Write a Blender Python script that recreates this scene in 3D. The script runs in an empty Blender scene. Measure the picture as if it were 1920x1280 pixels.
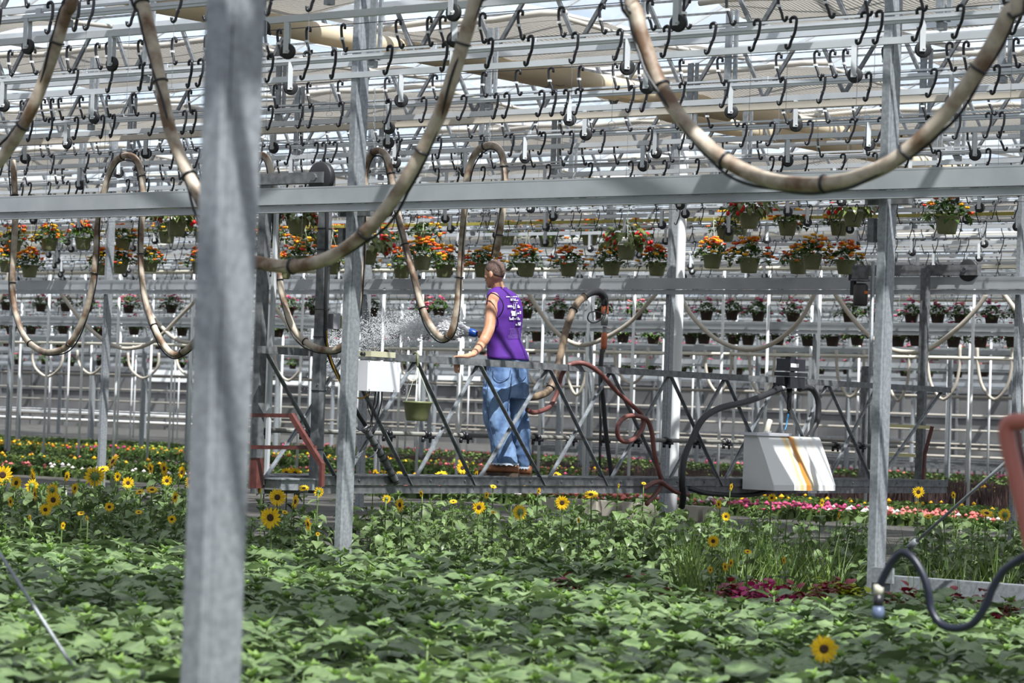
import bpy, math, random
import numpy as np
from mathutils import Vector, Matrix

# ------------------------------------------------------------------ camera, light, exposure
scn = bpy.context.scene
F_PX = 5200.0
CAM = Vector((0.0, 0.0, 1.3))
PITCH = math.atan(140 / F_PX)
ROLL = 0.035
_F = Vector((0, math.cos(PITCH), math.sin(PITCH)))
_R0 = Vector((1, 0, 0)); _U0 = Vector((0, -math.sin(PITCH), math.cos(PITCH)))
_R = _R0 * math.cos(ROLL) + _U0 * math.sin(ROLL)
_U = -_R0 * math.sin(ROLL) + _U0 * math.cos(ROLL)
cd = bpy.data.cameras.new('camera')
cam = bpy.data.objects.new('camera', cd)
scn.collection.objects.link(cam)
cam.matrix_world = Matrix(((_R.x, _U.x, -_F.x, CAM.x), (_R.y, _U.y, -_F.y, CAM.y), (_R.z, _U.z, -_F.z, CAM.z), (0, 0, 0, 1)))
cd.sensor_width = 36.0
cd.lens = F_PX / 1920 * 36.0
cd.clip_start = 0.1; cd.clip_end = 1000
cd.dof.use_dof = True
cd.dof.focus_distance = 24.0
cd.dof.aperture_fstop = 5.0
scn.camera = cam

world = bpy.data.worlds.new('sky'); scn.world = world
world.use_nodes = True
wn = world.node_tree.nodes; wl = world.node_tree.links
for n in list(wn): wn.remove(n)
wo = wn.new('ShaderNodeOutputWorld'); wb = wn.new('ShaderNodeBackground')
wt = wn.new('ShaderNodeTexCoord'); wnz = wn.new('ShaderNodeTexNoise'); wr = wn.new('ShaderNodeValToRGB')
wnz.inputs['Scale'].default_value = 3.0; wnz.inputs['Detail'].default_value = 6
wr.color_ramp.elements[0].position = 0.38; wr.color_ramp.elements[0].color = (0.60, 0.75, 0.96, 1)
wr.color_ramp.elements[1].position = 0.58; wr.color_ramp.elements[1].color = (0.95, 0.97, 1.0, 1)
wl.new(wt.outputs['Generated'], wnz.inputs['Vector']); wl.new(wnz.outputs['Fac'], wr.inputs['Fac'])
wl.new(wr.outputs['Color'], wb.inputs['Color']); wb.inputs['Strength'].default_value = 1.0
wl.new(wb.outputs['Background'], wo.inputs['Surface'])

sd = bpy.data.lights.new('sun', 'SUN'); sd.energy = 13.5; sd.angle = math.radians(0.55); sd.color = (1.0, 0.96, 0.90)
sun = bpy.data.objects.new('sun', sd); scn.collection.objects.link(sun)
TO_SUN = Vector((0.25, -0.50, 0.83)).normalized()
sun.rotation_euler = TO_SUN.to_track_quat('Z', 'Y').to_euler()
sun.location = (-10, -10, 30)

scn.view_settings.view_transform = 'Standard'
scn.view_settings.look = 'None'
scn.view_settings.gamma = 1
scn.view_settings.exposure = 0.0
scn.view_settings.use_curve_mapping = False

# ------------------------------------------------------------------ greenhouse axes: u along the rails, v along the watering carriage
AL = math.radians(38); CA = math.cos(AL); SA = math.sin(AL)
RD = Vector((CA, -SA, 0)); TD = Vector((SA, CA, 0)); ZD = Vector((0, 0, 1))
def W(u, v, z): return Vector((u * CA + v * SA, -u * SA + v * CA, z))
def ray(px, py): return _F * F_PX + _R * (px - 960) - _U * (py - 640)
def P(px, py, Y):                     # point seen at (px,py) at distance Y
    d = ray(px, py); return CAM + d * (Y / d.y)
def PV(px, py, v):                    # ... in the vertical plane v
    d = ray(px, py); k = d.x * SA + d.y * CA; return CAM + d * (v / k)
def PU(px, py, u):                    # ... in the vertical plane u
    d = ray(px, py); k = d.x * CA - d.y * SA; return CAM + d * (u / k)
def PZ(px, py, z):
    d = ray(px, py); return CAM + d * ((z - CAM.z) / d.z)
def uv(p): return (p.x * CA - p.y * SA, p.x * SA + p.y * CA)
rnd = random.Random(7)
def proj(p):
    q = p - CAM; d = q.dot(_F)
    return (960 + F_PX * q.dot(_R) / d, 640 - F_PX * q.dot(_U) / d, d) if d > 0.01 else (-9e9, 0, d)

# ------------------------------------------------------------------ mesh builder and object helpers
COL = scn.collection
class MB:
    def __init__(s): s.v = []; s.f = []; s.m = []; s.n = 0
    def add(s, vs, fs, mi=0):
        n = s.n; s.v.extend([tuple(q) for q in vs]); s.n += len(vs)
        for f in fs: s.f.append(tuple(i + n for i in f)); s.m.append(mi)
    def box(s, c, sx, sy, sz, X=None, Y=None, Z=None, mi=0):
        X = X or RD; Y = Y or TD; Z = Z or ZD
        a = X * (sx / 2); b = Y * (sy / 2); d = Z * (sz / 2)
        vs = [c + a * i + b * j + d * k for i in (-1, 1) for j in (-1, 1) for k in (-1, 1)]
        s.add(vs, [(0, 1, 3, 2), (4, 6, 7, 5), (0, 4, 5, 1), (2, 3, 7, 6), (0, 2, 6, 4), (1, 5, 7, 3)], mi)
    def bar(s, p0, p1, w, h, up=None, mi=0):     # rectangular bar between two points
        d = (p1 - p0); L = d.length; d = d.normalized(); up = up or ZD
        sd_ = d.cross(up)
        if sd_.length < 1e-3: sd_ = d.cross(RD)
        sd_.normalize(); u2 = sd_.cross(d).normalized()
        s.box((p0 + p1) / 2, L, w, h, d, sd_, u2, mi)
    def tube(s, pts, r, n=8, mi=0, cap=True):
        pts = [Vector(q) for q in pts]; k = len(pts)
        rr = r if isinstance(r, (list, tuple)) else [r] * k
        t0 = (pts[1] - pts[0]).normalized()
        a = t0.orthogonal().normalized(); vs = []
        for i in range(k):
            t = (pts[min(i + 1, k - 1)] - pts[max(i - 1, 0)])
            if t.length < 1e-9: t = t0
            t.normalize()
            a = (a - t * a.dot(t))
            if a.length < 1e-6: a = t.orthogonal()
            a.normalize(); b = t.cross(a)
            for j in range(n):
                th = 2 * math.pi * j / n
                vs.append(pts[i] + (a * math.cos(th) + b * math.sin(th)) * rr[i])
        fs = []
        for i in range(k - 1):
            for j in range(n):
                j2 = (j + 1) % n
                fs.append((i * n + j, i * n + j2, (i + 1) * n + j2, (i + 1) * n + j))
        if cap:
            fs.append(tuple(range(n))[::-1]); fs.append(tuple((k - 1) * n + j for j in range(n)))
        s.add(vs, fs, mi)
    def rings(s, rs, mi=0, cap=True):            # loft closed rings with equal counts
        n = len(rs[0]); vs = [q for r in rs for q in r]; fs = []
        for i in range(len(rs) - 1):
            for j in range(n):
                j2 = (j + 1) % n
                fs.append((i * n + j, i * n + j2, (i + 1) * n + j2, (i + 1) * n + j))
        if cap:
            fs.append(tuple(range(n))[::-1]); fs.append(tuple((len(rs) - 1) * n + j for j in range(n)))
        s.add(vs, fs, mi)
    def lathe(s, prof, c, n=20, axis=None, mi=0, cap=True):
        ax = (axis or ZD).normalized(); a = ax.orthogonal().normalized(); b = ax.cross(a)
        rs = []
        for (r, z) in prof:
            rs.append([c + ax * z + (a * math.cos(2 * math.pi * j / n) + b * math.sin(2 * math.pi * j / n)) * r for j in range(n)])
        s.rings(rs, mi, cap)
    def ball(s, c, rx, ry=None, rz=None, n=10, m=7, X=None, Y=None, Z=None, mi=0):
        ry = ry or rx; rz = rz or rx
        X = X or Vector((1, 0, 0)); Y = Y or Vector((0, 1, 0)); Z = Z or Vector((0, 0, 1))
        rs = []
        for i in range(m + 1):
            ph = math.pi * (i / m) * 0.98 + 0.01 * math.pi
            rs.append([c + X * (rx * math.sin(ph) * math.cos(2 * math.pi * j / n)) + Y * (ry * math.sin(ph) * math.sin(2 * math.pi * j / n)) + Z * (-rz * math.cos(ph)) for j in range(n)])
        s.rings(rs, mi)
    def mesh(s, name, mats, smooth=False):
        me = bpy.data.meshes.new(name)
        me.from_pydata(s.v, [], s.f)
        mats = mats if isinstance(mats, (list, tuple)) else [mats]
        for m in mats: me.materials.append(m)
        me.polygons.foreach_set('material_index', s.m)
        if smooth: me.polygons.foreach_set('use_smooth', [True] * len(s.f))
        me.update(); return me
    def build(s, name, mats, parent=None, smooth=False):
        return link(name, s.mesh(name, mats, smooth), parent)
def link(name, me, parent=None):
    o = bpy.data.objects.new(name, me); COL.objects.link(o)
    if parent: o.parent = parent
    return o
def tag(o, label=None, cat=None, group=None, kind=None):
    if label: o['label'] = label
    if cat: o['category'] = cat
    if group: o['group'] = group
    if kind: o['kind'] = kind
    return o
def empty(name, label, cat, group=None, loc=None):
    o = bpy.data.objects.new(name, None); COL.objects.link(o); o.empty_display_size = 0.1
    if loc is not None: o.location = loc
    return tag(o, label, cat, group)
def part(name, me, parent): # local-space mesh under an empty
    return link(name, me, parent)
def wpart(mb, name, mats, parent, smooth=False):   # world-space mesh, child of an empty at a location
    off = parent.location
    mb.v = [(q[0] - off.x, q[1] - off.y, q[2] - off.z) for q in mb.v]
    return mb.build(name, mats, parent, smooth)
def spline(pts, k=8):                 # Catmull-Rom
    pts = [Vector(p) for p in pts]; out = []
    q = [pts[0] * 2 - pts[1]] + pts + [pts[-1] * 2 - pts[-2]]
    for i in range(1, len(q) - 2):
        for j in range(k):
            t = j / k; a, b, c, d = q[i - 1], q[i], q[i + 1], q[i + 2]
            out.append(0.5 * ((2 * b) + (c - a) * t + (2 * a - 5 * b + 4 * c - d) * t * t + (3 * b - a - 3 * c + d) * t ** 3))
    out.append(pts[-1]); return out

# ------------------------------------------------------------------ materials
MATS = {}
def mat(name, col, rough=0.5, metal=0.0, noise=None, col2=None, scale=8.0, lo=0.4, hi=0.6, bump=0.0, translucent=0.0, stretch=None, rand=0.0, coat=0.0, spec=None):
    m = bpy.data.materials.new(name); m.use_nodes = True; MATS[name] = m
    nt = m.node_tree; nd = nt.nodes; lk = nt.links
    bs = nd['Principled BSDF']; out = nd['Material Output']
    bs.inputs['Base Color'].default_value = (*col, 1); bs.inputs['Roughness'].default_value = rough; bs.inputs['Metallic'].default_value = metal
    if spec is not None: bs.inputs['Specular IOR Level'].default_value = spec
    if coat: bs.inputs['Coat Weight'].default_value = coat
    csock = None
    if col2 is not None:
        tc = nd.new('ShaderNodeTexCoord'); mp = nd.new('ShaderNodeMapping'); nz = nd.new('ShaderNodeTexNoise' if noise != 'voronoi' else 'ShaderNodeTexVoronoi')
        nz.inputs['Scale'].default_value = scale
        if noise != 'voronoi': nz.inputs['Detail'].default_value = 5
        if stretch: mp.inputs['Scale'].default_value = stretch
        rp = nd.new('ShaderNodeValToRGB')
        rp.color_ramp.elements[0].position = lo; rp.color_ramp.elements[0].color = (*col, 1)
        rp.color_ramp.elements[1].position = hi; rp.color_ramp.elements[1].color = (*col2, 1)
        lk.new(tc.outputs['Object'], mp.inputs['Vector']); lk.new(mp.outputs['Vector'], nz.inputs['Vector'])
        lk.new(nz.outputs['Fac'] if noise != 'voronoi' else nz.outputs['Color'], rp.inputs['Fac'])
        csock = rp.outputs['Color']
        if bump:
            bp = nd.new('ShaderNodeBump'); bp.inputs['Strength'].default_value = bump; bp.inputs['Distance'].default_value = 0.01
            lk.new(nz.outputs['Fac'] if noise != 'voronoi' else nz.outputs['Distance'], bp.inputs['Height']); lk.new(bp.outputs['Normal'], bs.inputs['Normal'])
    if rand:
        oi = nd.new('ShaderNodeObjectInfo'); hs = nd.new('ShaderNodeHueSaturation'); mr = nd.new('ShaderNodeMapRange')
        mr.inputs['To Min'].default_value = 1 - rand; mr.inputs['To Max'].default_value = 1 + rand
        lk.new(oi.outputs['Random'], mr.inputs['Value']); lk.new(mr.outputs['Result'], hs.inputs['Value'])
        if csock: lk.new(csock, hs.inputs['Color'])
        else: hs.inputs['Color'].default_value = (*col, 1)
        csock = hs.outputs['Color']
    if csock: lk.new(csock, bs.inputs['Base Color'])
    if translucent:
        tr = nd.new('ShaderNodeBsdfTranslucent'); mx = nd.new('ShaderNodeMixShader'); mx.inputs['Fac'].default_value = translucent
        if csock: lk.new(csock, tr.inputs['Color'])
        else: tr.inputs['Color'].default_value = (*col, 1)
        lk.new(bs.outputs[0], mx.inputs[1]); lk.new(tr.outputs[0], mx.inputs[2]); lk.new(mx.outputs[0], out.inputs['Surface'])
    return m
GALV = mat('galvanised_steel', (0.23, 0.245, 0.26), 0.5, 0.35, 'noise', (0.33, 0.35, 0.37), 38, 0.35, 0.65, 0.05)
GALVD = mat('weathered_steel', (0.10, 0.105, 0.11), 0.55, 0.3, 'noise', (0.19, 0.195, 0.2), 18, 0.35, 0.65, 0.05)
ALU = mat('aluminium', (0.54, 0.56, 0.58), 0.45, 0.3, 'noise', (0.64, 0.66, 0.68), 3, 0.3, 0.7)
ALUD = mat('dull_aluminium', (0.36, 0.38, 0.40), 0.5, 0.3, 'noise', (0.45, 0.47, 0.49), 3, 0.3, 0.7)
TANM = mat('cream_painted_channel', (0.62, 0.55, 0.46), 0.5)
OLIVE = mat('olive_painted_channel', (0.35, 0.31, 0.06), 0.5)
WHITEP = mat('white_painted_pole', (0.80, 0.81, 0.82), 0.4)
CREAMP = mat('cream_pipe', (0.62, 0.58, 0.48), 0.5)
BLACK = mat('black_plastic', (0.012, 0.012, 0.016), 0.35)
BLACKR = mat('black_rubber', (0.018, 0.018, 0.02), 0.5)
HOSE = mat('weathered_tan_hose', (0.14, 0.08, 0.045), 0.6, 0, 'noise', (0.47, 0.40, 0.32), 8, 0.38, 0.60, 0.1)
HOSEB = mat('dirty_brown_hose', (0.05, 0.03, 0.018), 0.6, 0, 'noise', (0.24, 0.17, 0.11), 9, 0.35, 0.6, 0.1)
REDH = mat('faded_red_hose', (0.12, 0.04, 0.035), 0.5, 0, 'noise', (0.17, 0.06, 0.05), 9, 0.4, 0.6)
REDP = mat('red_oxide_paint', (0.07, 0.018, 0.014), 0.5, 0, 'noise', (0.115, 0.034, 0.028), 14, 0.4, 0.6)
YELP = mat('pale_yellow_paint', (0.62, 0.58, 0.30), 0.5)
WHITEB = mat('white_enclosure', (0.70, 0.70, 0.74), 0.45)
BEIGE = mat('beige_enclosure', (0.50, 0.48, 0.33), 0.5)
PULC = mat('pulley_hub', (0.5, 0.5, 0.5), 0.4, 0.4)
WIRE = mat('thin_steel_wire', (0.30, 0.31, 0.32), 0.4, 0.5)
STRING = mat('pale_hanger_plastic', (0.60, 0.66, 0.52), 0.5)
POTG = mat('olive_green_pot', (0.17, 0.18, 0.085), 0.45, 0, 'noise', (0.20, 0.21, 0.10), 5)
POTB = mat('dark_brown_pot', (0.05, 0.032, 0.026), 0.5)
TAGW = mat('white_plant_tag', (0.75, 0.75, 0.75), 0.5)
LEAF = mat('sunflower_leaf', (0.065, 0.12, 0.038), 0.40, 0, 'noise', (0.22, 0.30, 0.13), 12, 0.3, 0.72, 0.10, 0.22, rand=0.22, spec=0.6)
LEAFT = mat('tall_sunflower_leaf', (0.07, 0.12, 0.035), 0.40, 0, 'noise', (0.20, 0.27, 0.11), 14, 0.3, 0.72, 0.10, 0.25, rand=0.28, spec=0.6)
LEAFY = mat('young_leaf', (0.14, 0.26, 0.045), 0.45, 0, 'noise', (0.24, 0.36, 0.09), 18, 0.35, 0.65, 0, 0.35)
STEM = mat('green_stem', (0.10, 0.16, 0.04), 0.5)
BLEAF = mat('begonia_leaf', (0.035, 0.085, 0.02), 0.35, 0, 'noise', (0.11, 0.19, 0.035), 20, 0.35, 0.65, 0, 0.2)
BLEAFR = mat('bronze_begonia_leaf', (0.10, 0.12, 0.03), 0.25, 0, 'noise', (0.19, 0.25, 0.08), 20, 0.35, 0.65, 0, 0.2)
PETAL = mat('yellow_petal', (0.85, 0.52, 0.005), 0.5, 0, 'noise', (0.90, 0.64, 0.02), 9, 0.4, 0.6, 0, 0.3)
DISC = mat('dark_flower_disc', (0.02, 0.008, 0.004), 0.8, 0, 'noise', (0.08, 0.03, 0.008), 60, 0.4, 0.6, 0.3)
ORANGE = mat('orange_blossom', (0.82, 0.20, 0.01), 0.5, translucent=0.2)
YELO = mat('golden_blossom', (0.85, 0.45, 0.01), 0.5, translucent=0.2)
REDO = mat('red_orange_blossom', (0.72, 0.06, 0.015), 0.5, translucent=0.2)
RED = mat('scarlet_blossom', (0.75, 0.015, 0.015), 0.5, translucent=0.2)
PINK = mat('pink_blossom', (0.70, 0.10, 0.25), 0.5, translucent=0.2)
CORAL = mat('coral_blossom', (0.80, 0.22, 0.20), 0.5, translucent=0.2)
MAGE = mat('magenta_blossom', (0.45, 0.03, 0.16), 0.5, translucent=0.2)
WHITEF = mat('white_blossom', (0.8, 0.72, 0.70), 0.5, translucent=0.2)
PURPG = mat('purple_grass_blade', (0.06, 0.035, 0.035), 0.5, 0, 'noise', (0.13, 0.08, 0.07), 3, 0.4, 0.6)
GRASS = mat('grass_blade', (0.05, 0.10, 0.015), 0.45, 0, 'noise', (0.17, 0.25, 0.045), 3, 0.35, 0.65, 0, 0.25)
BEDG = mat('bedding_leaf', (0.07, 0.13, 0.03), 0.5, 0, 'noise', (0.17, 0.24, 0.07), 3, 0.35, 0.65, 0, 0.2)
BEDY = mat('lime_bedding_leaf', (0.26, 0.34, 0.04), 0.5, 0, 'noise', (0.36, 0.42, 0.08), 3, 0.35, 0.65, 0, 0.2)
REDL = mat('dark_red_foliage', (0.16, 0.010, 0.02), 0.4, 0, 'noise', (0.34, 0.03, 0.05), 8, 0.4, 0.6, 0, 0.2)
LIME = mat('lime_foliage', (0.30, 0.36, 0.01), 0.5, 0, 'noise', (0.42, 0.45, 0.03), 8, 0.4, 0.6, 0, 0.2)
SKIN = mat('skin', (0.42, 0.20, 0.115), 0.6, 0, 'noise', (0.50, 0.26, 0.165), 12, 0.4, 0.6)
HAIR = mat('short_brown_hair', (0.06, 0.034, 0.028), 0.7, 0, 'noise', (0.17, 0.105, 0.085), 90, 0.35, 0.65, 0.4)
SHIRT = mat('purple_shirt', (0.055, 0.007, 0.17), 0.8, 0, 'noise', (0.085, 0.012, 0.24), 7, 0.35, 0.65, 0.15)
SHIRTT = mat('dark_purple_trim', (0.02, 0.005, 0.05), 0.8)
PRINT = mat('white_print', (0.75, 0.74, 0.8), 0.7)
PRINTL = mat('faded_lilac_print', (0.20, 0.12, 0.36), 0.7)
JEANS = mat('blue_denim', (0.050, 0.10, 0.22), 0.8, 0, 'noise', (0.17, 0.27, 0.44), 9, 0.34, 0.66, 0.3, stretch=(1, 1, 0.5))
JEANP = mat('denim_seam', (0.035, 0.065, 0.15), 0.8)
JEANH = mat('frayed_denim_hem', (0.42, 0.50, 0.60), 0.9)
BOOT = mat('brown_leather', (0.17, 0.065, 0.025), 0.5, 0, 'noise', (0.30, 0.12, 0.05), 14, 0.35, 0.65, 0.1)
SOLE = mat('worn_boot_sole', (0.035, 0.022, 0.015), 0.7, 0, 'noise', (0.09, 0.06, 0.04), 20)
BLUEP = mat('blue_nozzle', (0.01, 0.07, 0.35), 0.35)
BRASS = mat('copper_fitting', (0.45, 0.12, 0.05), 0.4, 0.3)
BLUET = mat('blue_tube', (0.01, 0.16, 0.35), 0.4)
HOSEBL = mat('navy_black_hose', (0.009, 0.011, 0.024), 0.38)
GREYC = mat('grey_plastic', (0.20, 0.20, 0.20), 0.5)
EYE = mat('eye', (0.7, 0.68, 0.65), 0.2)
DARKB = mat('dark_eyebrow', (0.03, 0.018, 0.012), 0.8)
LIP = mat('lip', (0.40, 0.13, 0.10), 0.5)

def glass_mat(name, tint, tr_fac, white):
    m = bpy.data.materials.new(name); m.use_nodes = True; nt = m.node_tree; nd = nt.nodes; lk = nt.links
    for n in list(nd): nd.remove(n)
    out = nd.new('ShaderNodeOutputMaterial'); tp = nd.new('ShaderNodeBsdfTransparent'); tl = nd.new('ShaderNodeBsdfTranslucent'); gl = nd.new('ShaderNodeBsdfGlossy')
    df = nd.new('ShaderNodeBsdfDiffuse'); df.inputs['Color'].default_value = (*white, 1)
    tp.inputs['Color'].default_value = (*tint, 1); tl.inputs['Color'].default_value = (*white, 1); gl.inputs['Roughness'].default_value = 0.1
    gl.inputs['Color'].default_value = (0.9, 0.9, 0.9, 1)
    m0 = nd.new('ShaderNodeMixShader'); m0.inputs['Fac'].default_value = 0.35
    lk.new(tl.outputs[0], m0.inputs[1]); lk.new(df.outputs[0], m0.inputs[2])
    tc = nd.new('ShaderNodeTexCoord'); nz = nd.new('ShaderNodeTexNoise'); nz.inputs['Scale'].default_value = 0.9; nz.inputs['Detail'].default_value = 6
    mr = nd.new('ShaderNodeMapRange'); mr.inputs['From Min'].default_value = 0.35; mr.inputs['From Max'].default_value = 0.65
    mr.inputs['To Min'].default_value = tr_fac - 0.15; mr.inputs['To Max'].default_value = tr_fac + 0.15
    lk.new(tc.outputs['Object'], nz.inputs['Vector']); lk.new(nz.outputs['Fac'], mr.inputs['Value'])
    m1 = nd.new('ShaderNodeMixShader'); lk.new(mr.outputs['Result'], m1.inputs['Fac'])
    lk.new(m0.outputs[0], m1.inputs[1]); lk.new(tp.outputs[0], m1.inputs[2])
    m2 = nd.new('ShaderNodeMixShader'); m2.inputs['Fac'].default_value = 0.10
    lk.new(m1.outputs[0], m2.inputs[1]); lk.new(gl.outputs[0], m2.inputs[2]); lk.new(m2.outputs[0], out.inputs['Surface'])
    return m
GLASS = glass_mat('hazy_roof_glass', (0.90, 0.95, 1.0), 0.74, (0.58, 0.64, 0.72))
WALLG = glass_mat('hazy_wall_glass', (0.7, 0.75, 0.78), 0.30, (0.42, 0.43, 0.44))

def cloth_mat():
    m = mat('shade_cloth', (0.52, 0.47, 0.41), 0.9)
    nt = m.node_tree; nd = nt.nodes; lk = nt.links; bs = nd['Principled BSDF']; out = nd['Material Output']
    tc = nd.new('ShaderNodeTexCoord'); wv = nd.new('ShaderNodeTexWave'); wv.wave_type = 'BANDS'; wv.bands_direction = 'X'
    wv.inputs['Scale'].default_value = 7.5; wv.inputs['Distortion'].default_value = 2.2; wv.inputs['Detail'].default_value = 2.0; wv.inputs['Detail Scale'].default_value = 1.2
    rp = nd.new('ShaderNodeValToRGB'); rp.color_ramp.elements[0].position = 0.02; rp.color_ramp.elements[0].color = (0.20, 0.17, 0.145, 1)
    rp.color_ramp.elements[1].position = 0.42; rp.color_ramp.elements[1].color = (0.80, 0.75, 0.68, 1)
    mpc = nd.new('ShaderNodeMapping'); mpc.inputs['Rotation'].default_value = (0, 0, AL + 0.25); lk.new(tc.outputs['Object'], mpc.inputs['Vector']); lk.new(mpc.outputs['Vector'], wv.inputs['Vector']); lk.new(wv.outputs['Fac'], rp.inputs['Fac']); lk.new(rp.outputs['Color'], bs.inputs['Base Color'])
    tr = nd.new('ShaderNodeBsdfTranslucent'); mx = nd.new('ShaderNodeMixShader'); mx.inputs['Fac'].default_value = 0.20
    lk.new(rp.outputs['Color'], tr.inputs['Color']); lk.new(bs.outputs[0], mx.inputs[1]); lk.new(tr.outputs[0], mx.inputs[2]); lk.new(mx.outputs[0], out.inputs['Surface'])
    return m
CLOTH = cloth_mat()
CLOTHP = mat('folded_shade_cloth', (0.62, 0.58, 0.52), 0.9, translucent=0.3)
SOIL = mat('dark_damp_floor', (0.035, 0.030, 0.026), 0.9, 0, 'noise', (0.09, 0.085, 0.075), 1.3, 0.35, 0.65)
WALLM = mat('far_wall_panel', (0.075, 0.072, 0.07), 0.8, 0, 'noise', (0.16, 0.155, 0.15), 0.35, 0.35, 0.65)
WALLW = mat('white_wall_strip', (0.85, 0.85, 0.83), 0.7)
def ordinal(i):
    return ['first', 'second', 'third', 'fourth', 'fifth', 'sixth', 'seventh', 'eighth', 'ninth', 'tenth', 'eleventh', 'twelfth', 'thirteenth', 'fourteenth', 'fifteenth', 'sixteenth',
            'seventeenth', 'eighteenth', 'nineteenth', 'twentieth'][i] if i < 20 else '%dth' % (i + 1)
# ------------------------------------------------------------------ the setting: floor, glass roof, far wall
def urange(v, a=1.32, b=0.36, m=2.5): return (-a * v - m, -b * v + m)
mb = MB(); mb.add([W(-190, -25, 0), W(60, -25, 0), W(60, 118, 0), W(-190, 118, 0)], [(0, 1, 2, 3)])
tag(mb.build('floor', SOIL), 'dark damp ground under the plants', 'floor', kind='structure')
BAY = 4.7; U0 = -13.95
ks = range(-27, 8)
GZ, RZ = 5.35, 6.35
mb = MB(); bars = MB()
for k in ks:
    ug = U0 + BAY * k
    for (ua, za, ub, zb) in ((ug, GZ, ug + BAY / 2, RZ), (ug + BAY / 2, RZ, ug + BAY, GZ)):
        mb.add([W(ua, -8, za), W(ub, -8, zb), W(ub, 104, zb), W(ua, 104, za)], [(0, 1, 2, 3)])
        v = -8.0
        near = ug > -75
        while v < (62 if near else 0):
            bars.bar(W(ua, v, za - 0.03), W(ub, v, zb - 0.03), 0.035, 0.04); v += 1.05
    bars.box(W(ug, 48, GZ - 0.06), 0.2, 112, 0.12)
    bars.box(W(ug + BAY / 2, 48, RZ), 0.06, 112, 0.08)
tag(mb.build('ceiling', GLASS), 'hazy glass panes of the gabled roof', 'ceiling', kind='structure')
tag(bars.build('trim_1', ALU), 'aluminium glazing bars, ridges and gutters of the roof', 'roof bars', kind='structure')
mb = MB(); q_ = -4.0
while q_ < 60:
    ua, ub = urange(q_) if q_ > 14 else (-30, 12)
    mb.box(W((ua + ub) / 2, q_, 5.18), ub - ua, 0.02, 0.02); q_ += 0.78
tag(mb.build('trim_3', GALVD), 'thin curtain wires below the roof glass', 'roof wires', kind='structure')
VB = 100.0
SIDEW = mat('light_blocking_wall_panel', (0.16, 0.17, 0.16), 0.8)  # opaque grey for the unseen outer walls, added to keep low sky light out
for (nm, c_, sx_, sy_) in (('wall_left', (-150, 40), 0.15, 125), ('wall_right', (34, 40), 0.15, 125), ('wall_front', (-58, -16, ), 190, 0.15)):
    mb = MB(); mb.box(W(c_[0], c_[1], 2.7), sx_, sy_, 5.4); tag(mb.build(nm, SIDEW), 'unseen outer wall of the greenhouse, added to block low sky light', 'wall', kind='structure')
mb = MB(); mb.box(W(-75, VB, 2.7), 150, 0.15, 5.4)
tag(mb.build('wall_back', WALLM), 'grey far end wall of the greenhouse', 'wall', kind='structure')
mb = MB()
for i in range(60): mb.box(W(-150 + 2.5 * i, VB - 0.12, 2.7), 0.10, 0.08, 5.4)
for z in (0.9, 1.9, 2.9, 3.9): mb.box(W(-75, VB - 0.12, z), 150, 0.07, 0.09)
tag(mb.build('trim_2', GALVD), 'mullions and rails of the far end wall', 'wall trim', kind='structure')
mb = MB()
for (px0, px1, y0, y1) in ((270, 388, 694, 703), (270, 388, 709, 716), (500, 640, 712, 722), (740, 900, 702, 712), (740, 930, 716, 722)):
    a = PV(px0, y0, VB - 0.2); b = PV(px1, y0, VB - 0.2); c = PV(px1, y1, VB - 0.2); d = PV(px0, y1, VB - 0.2)
    mb.box((a + c) / 2, (b - a).length, 0.05, abs(a.z - d.z))
tag(mb.build('window_1', WALLW), 'bright white vent strips in the far wall', 'window', kind='structure')

# ------------------------------------------------------------------ support columns
def column(u, v, w, label, z1=5.3, m=GALV, bracket=True, z0=0.0):
    t = empty('support_column', label, 'column', loc=W(u, v, z0))
    b = MB(); 
    # square tube with a folded lip seam
    b.box(W(u, v, (z0 + z1) / 2), w * .58, w * 1.42, z1 - z0)
    b.box(W(u + w * 0.29, v - w * 0.25, (z0 + z1) / 2), 0.008, w * 0.3, z1 - z0)
    wpart(b, 'shaft', m, t)
    b = MB(); b.box(W(u, v, z0 + 0.01), w * 2.1, w * 2.1, 0.02)
    for i in (-1, 1):
        for j in (-1, 1): b.lathe([(0.012, 0), (0.012, 0.03)], W(u + i * w * 0.8, v + j * w * 0.8, z0 + 0.02), 6)
    wpart(b, 'base_plate', m, t)
    if bracket:
        b = MB(); b.box(W(u, v + 0.02, 2.84), w * 3.4, w * 0.7, 0.09)
        b.box(W(u - w * 0.9, v - w * 0.4, 2.62), w * 0.5, w * 0.5, 0.16)
        wpart(b, 'rail_bracket', GALVD, t)
    return t
column(-4.77, 4.95, 0.104, 'thick galvanised column blurred in the near foreground', bracket=False)
column(-14.09, 16.02, 0.098, 'galvanised column with a rail bracket beside the white control box')
column(-9.39, 16.02, 0.098, 'galvanised column at right whose foot meets the low steel board')
for (u, l) in ((-28.64, 'grey column at left behind the left hanging hose loops'), (-23.8, 'grey column just behind the water spray'), (-18.98, 'grey column beside the thick white downpipe'), (-14.33, 'dark grey column at the right edge of the picture')):
    column(u, 27.35, 0.085, l, bracket=False)
majors = [('left edge of the picture'), ('just left of the near blurred column'), ('behind the white control box'), ('behind the black hose fitting'), ('left of the black motor')]
for i in range(5):
    u = (-43.6, -38.4, -33.5, -28.7, -24.1)[i]
    column(u, 38.95, 0.085, 'slim grey column in the pole row, at the ' + majors[i] if i == 0 else 'slim grey column in the pole row, ' + majors[i], bracket=False)
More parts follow.
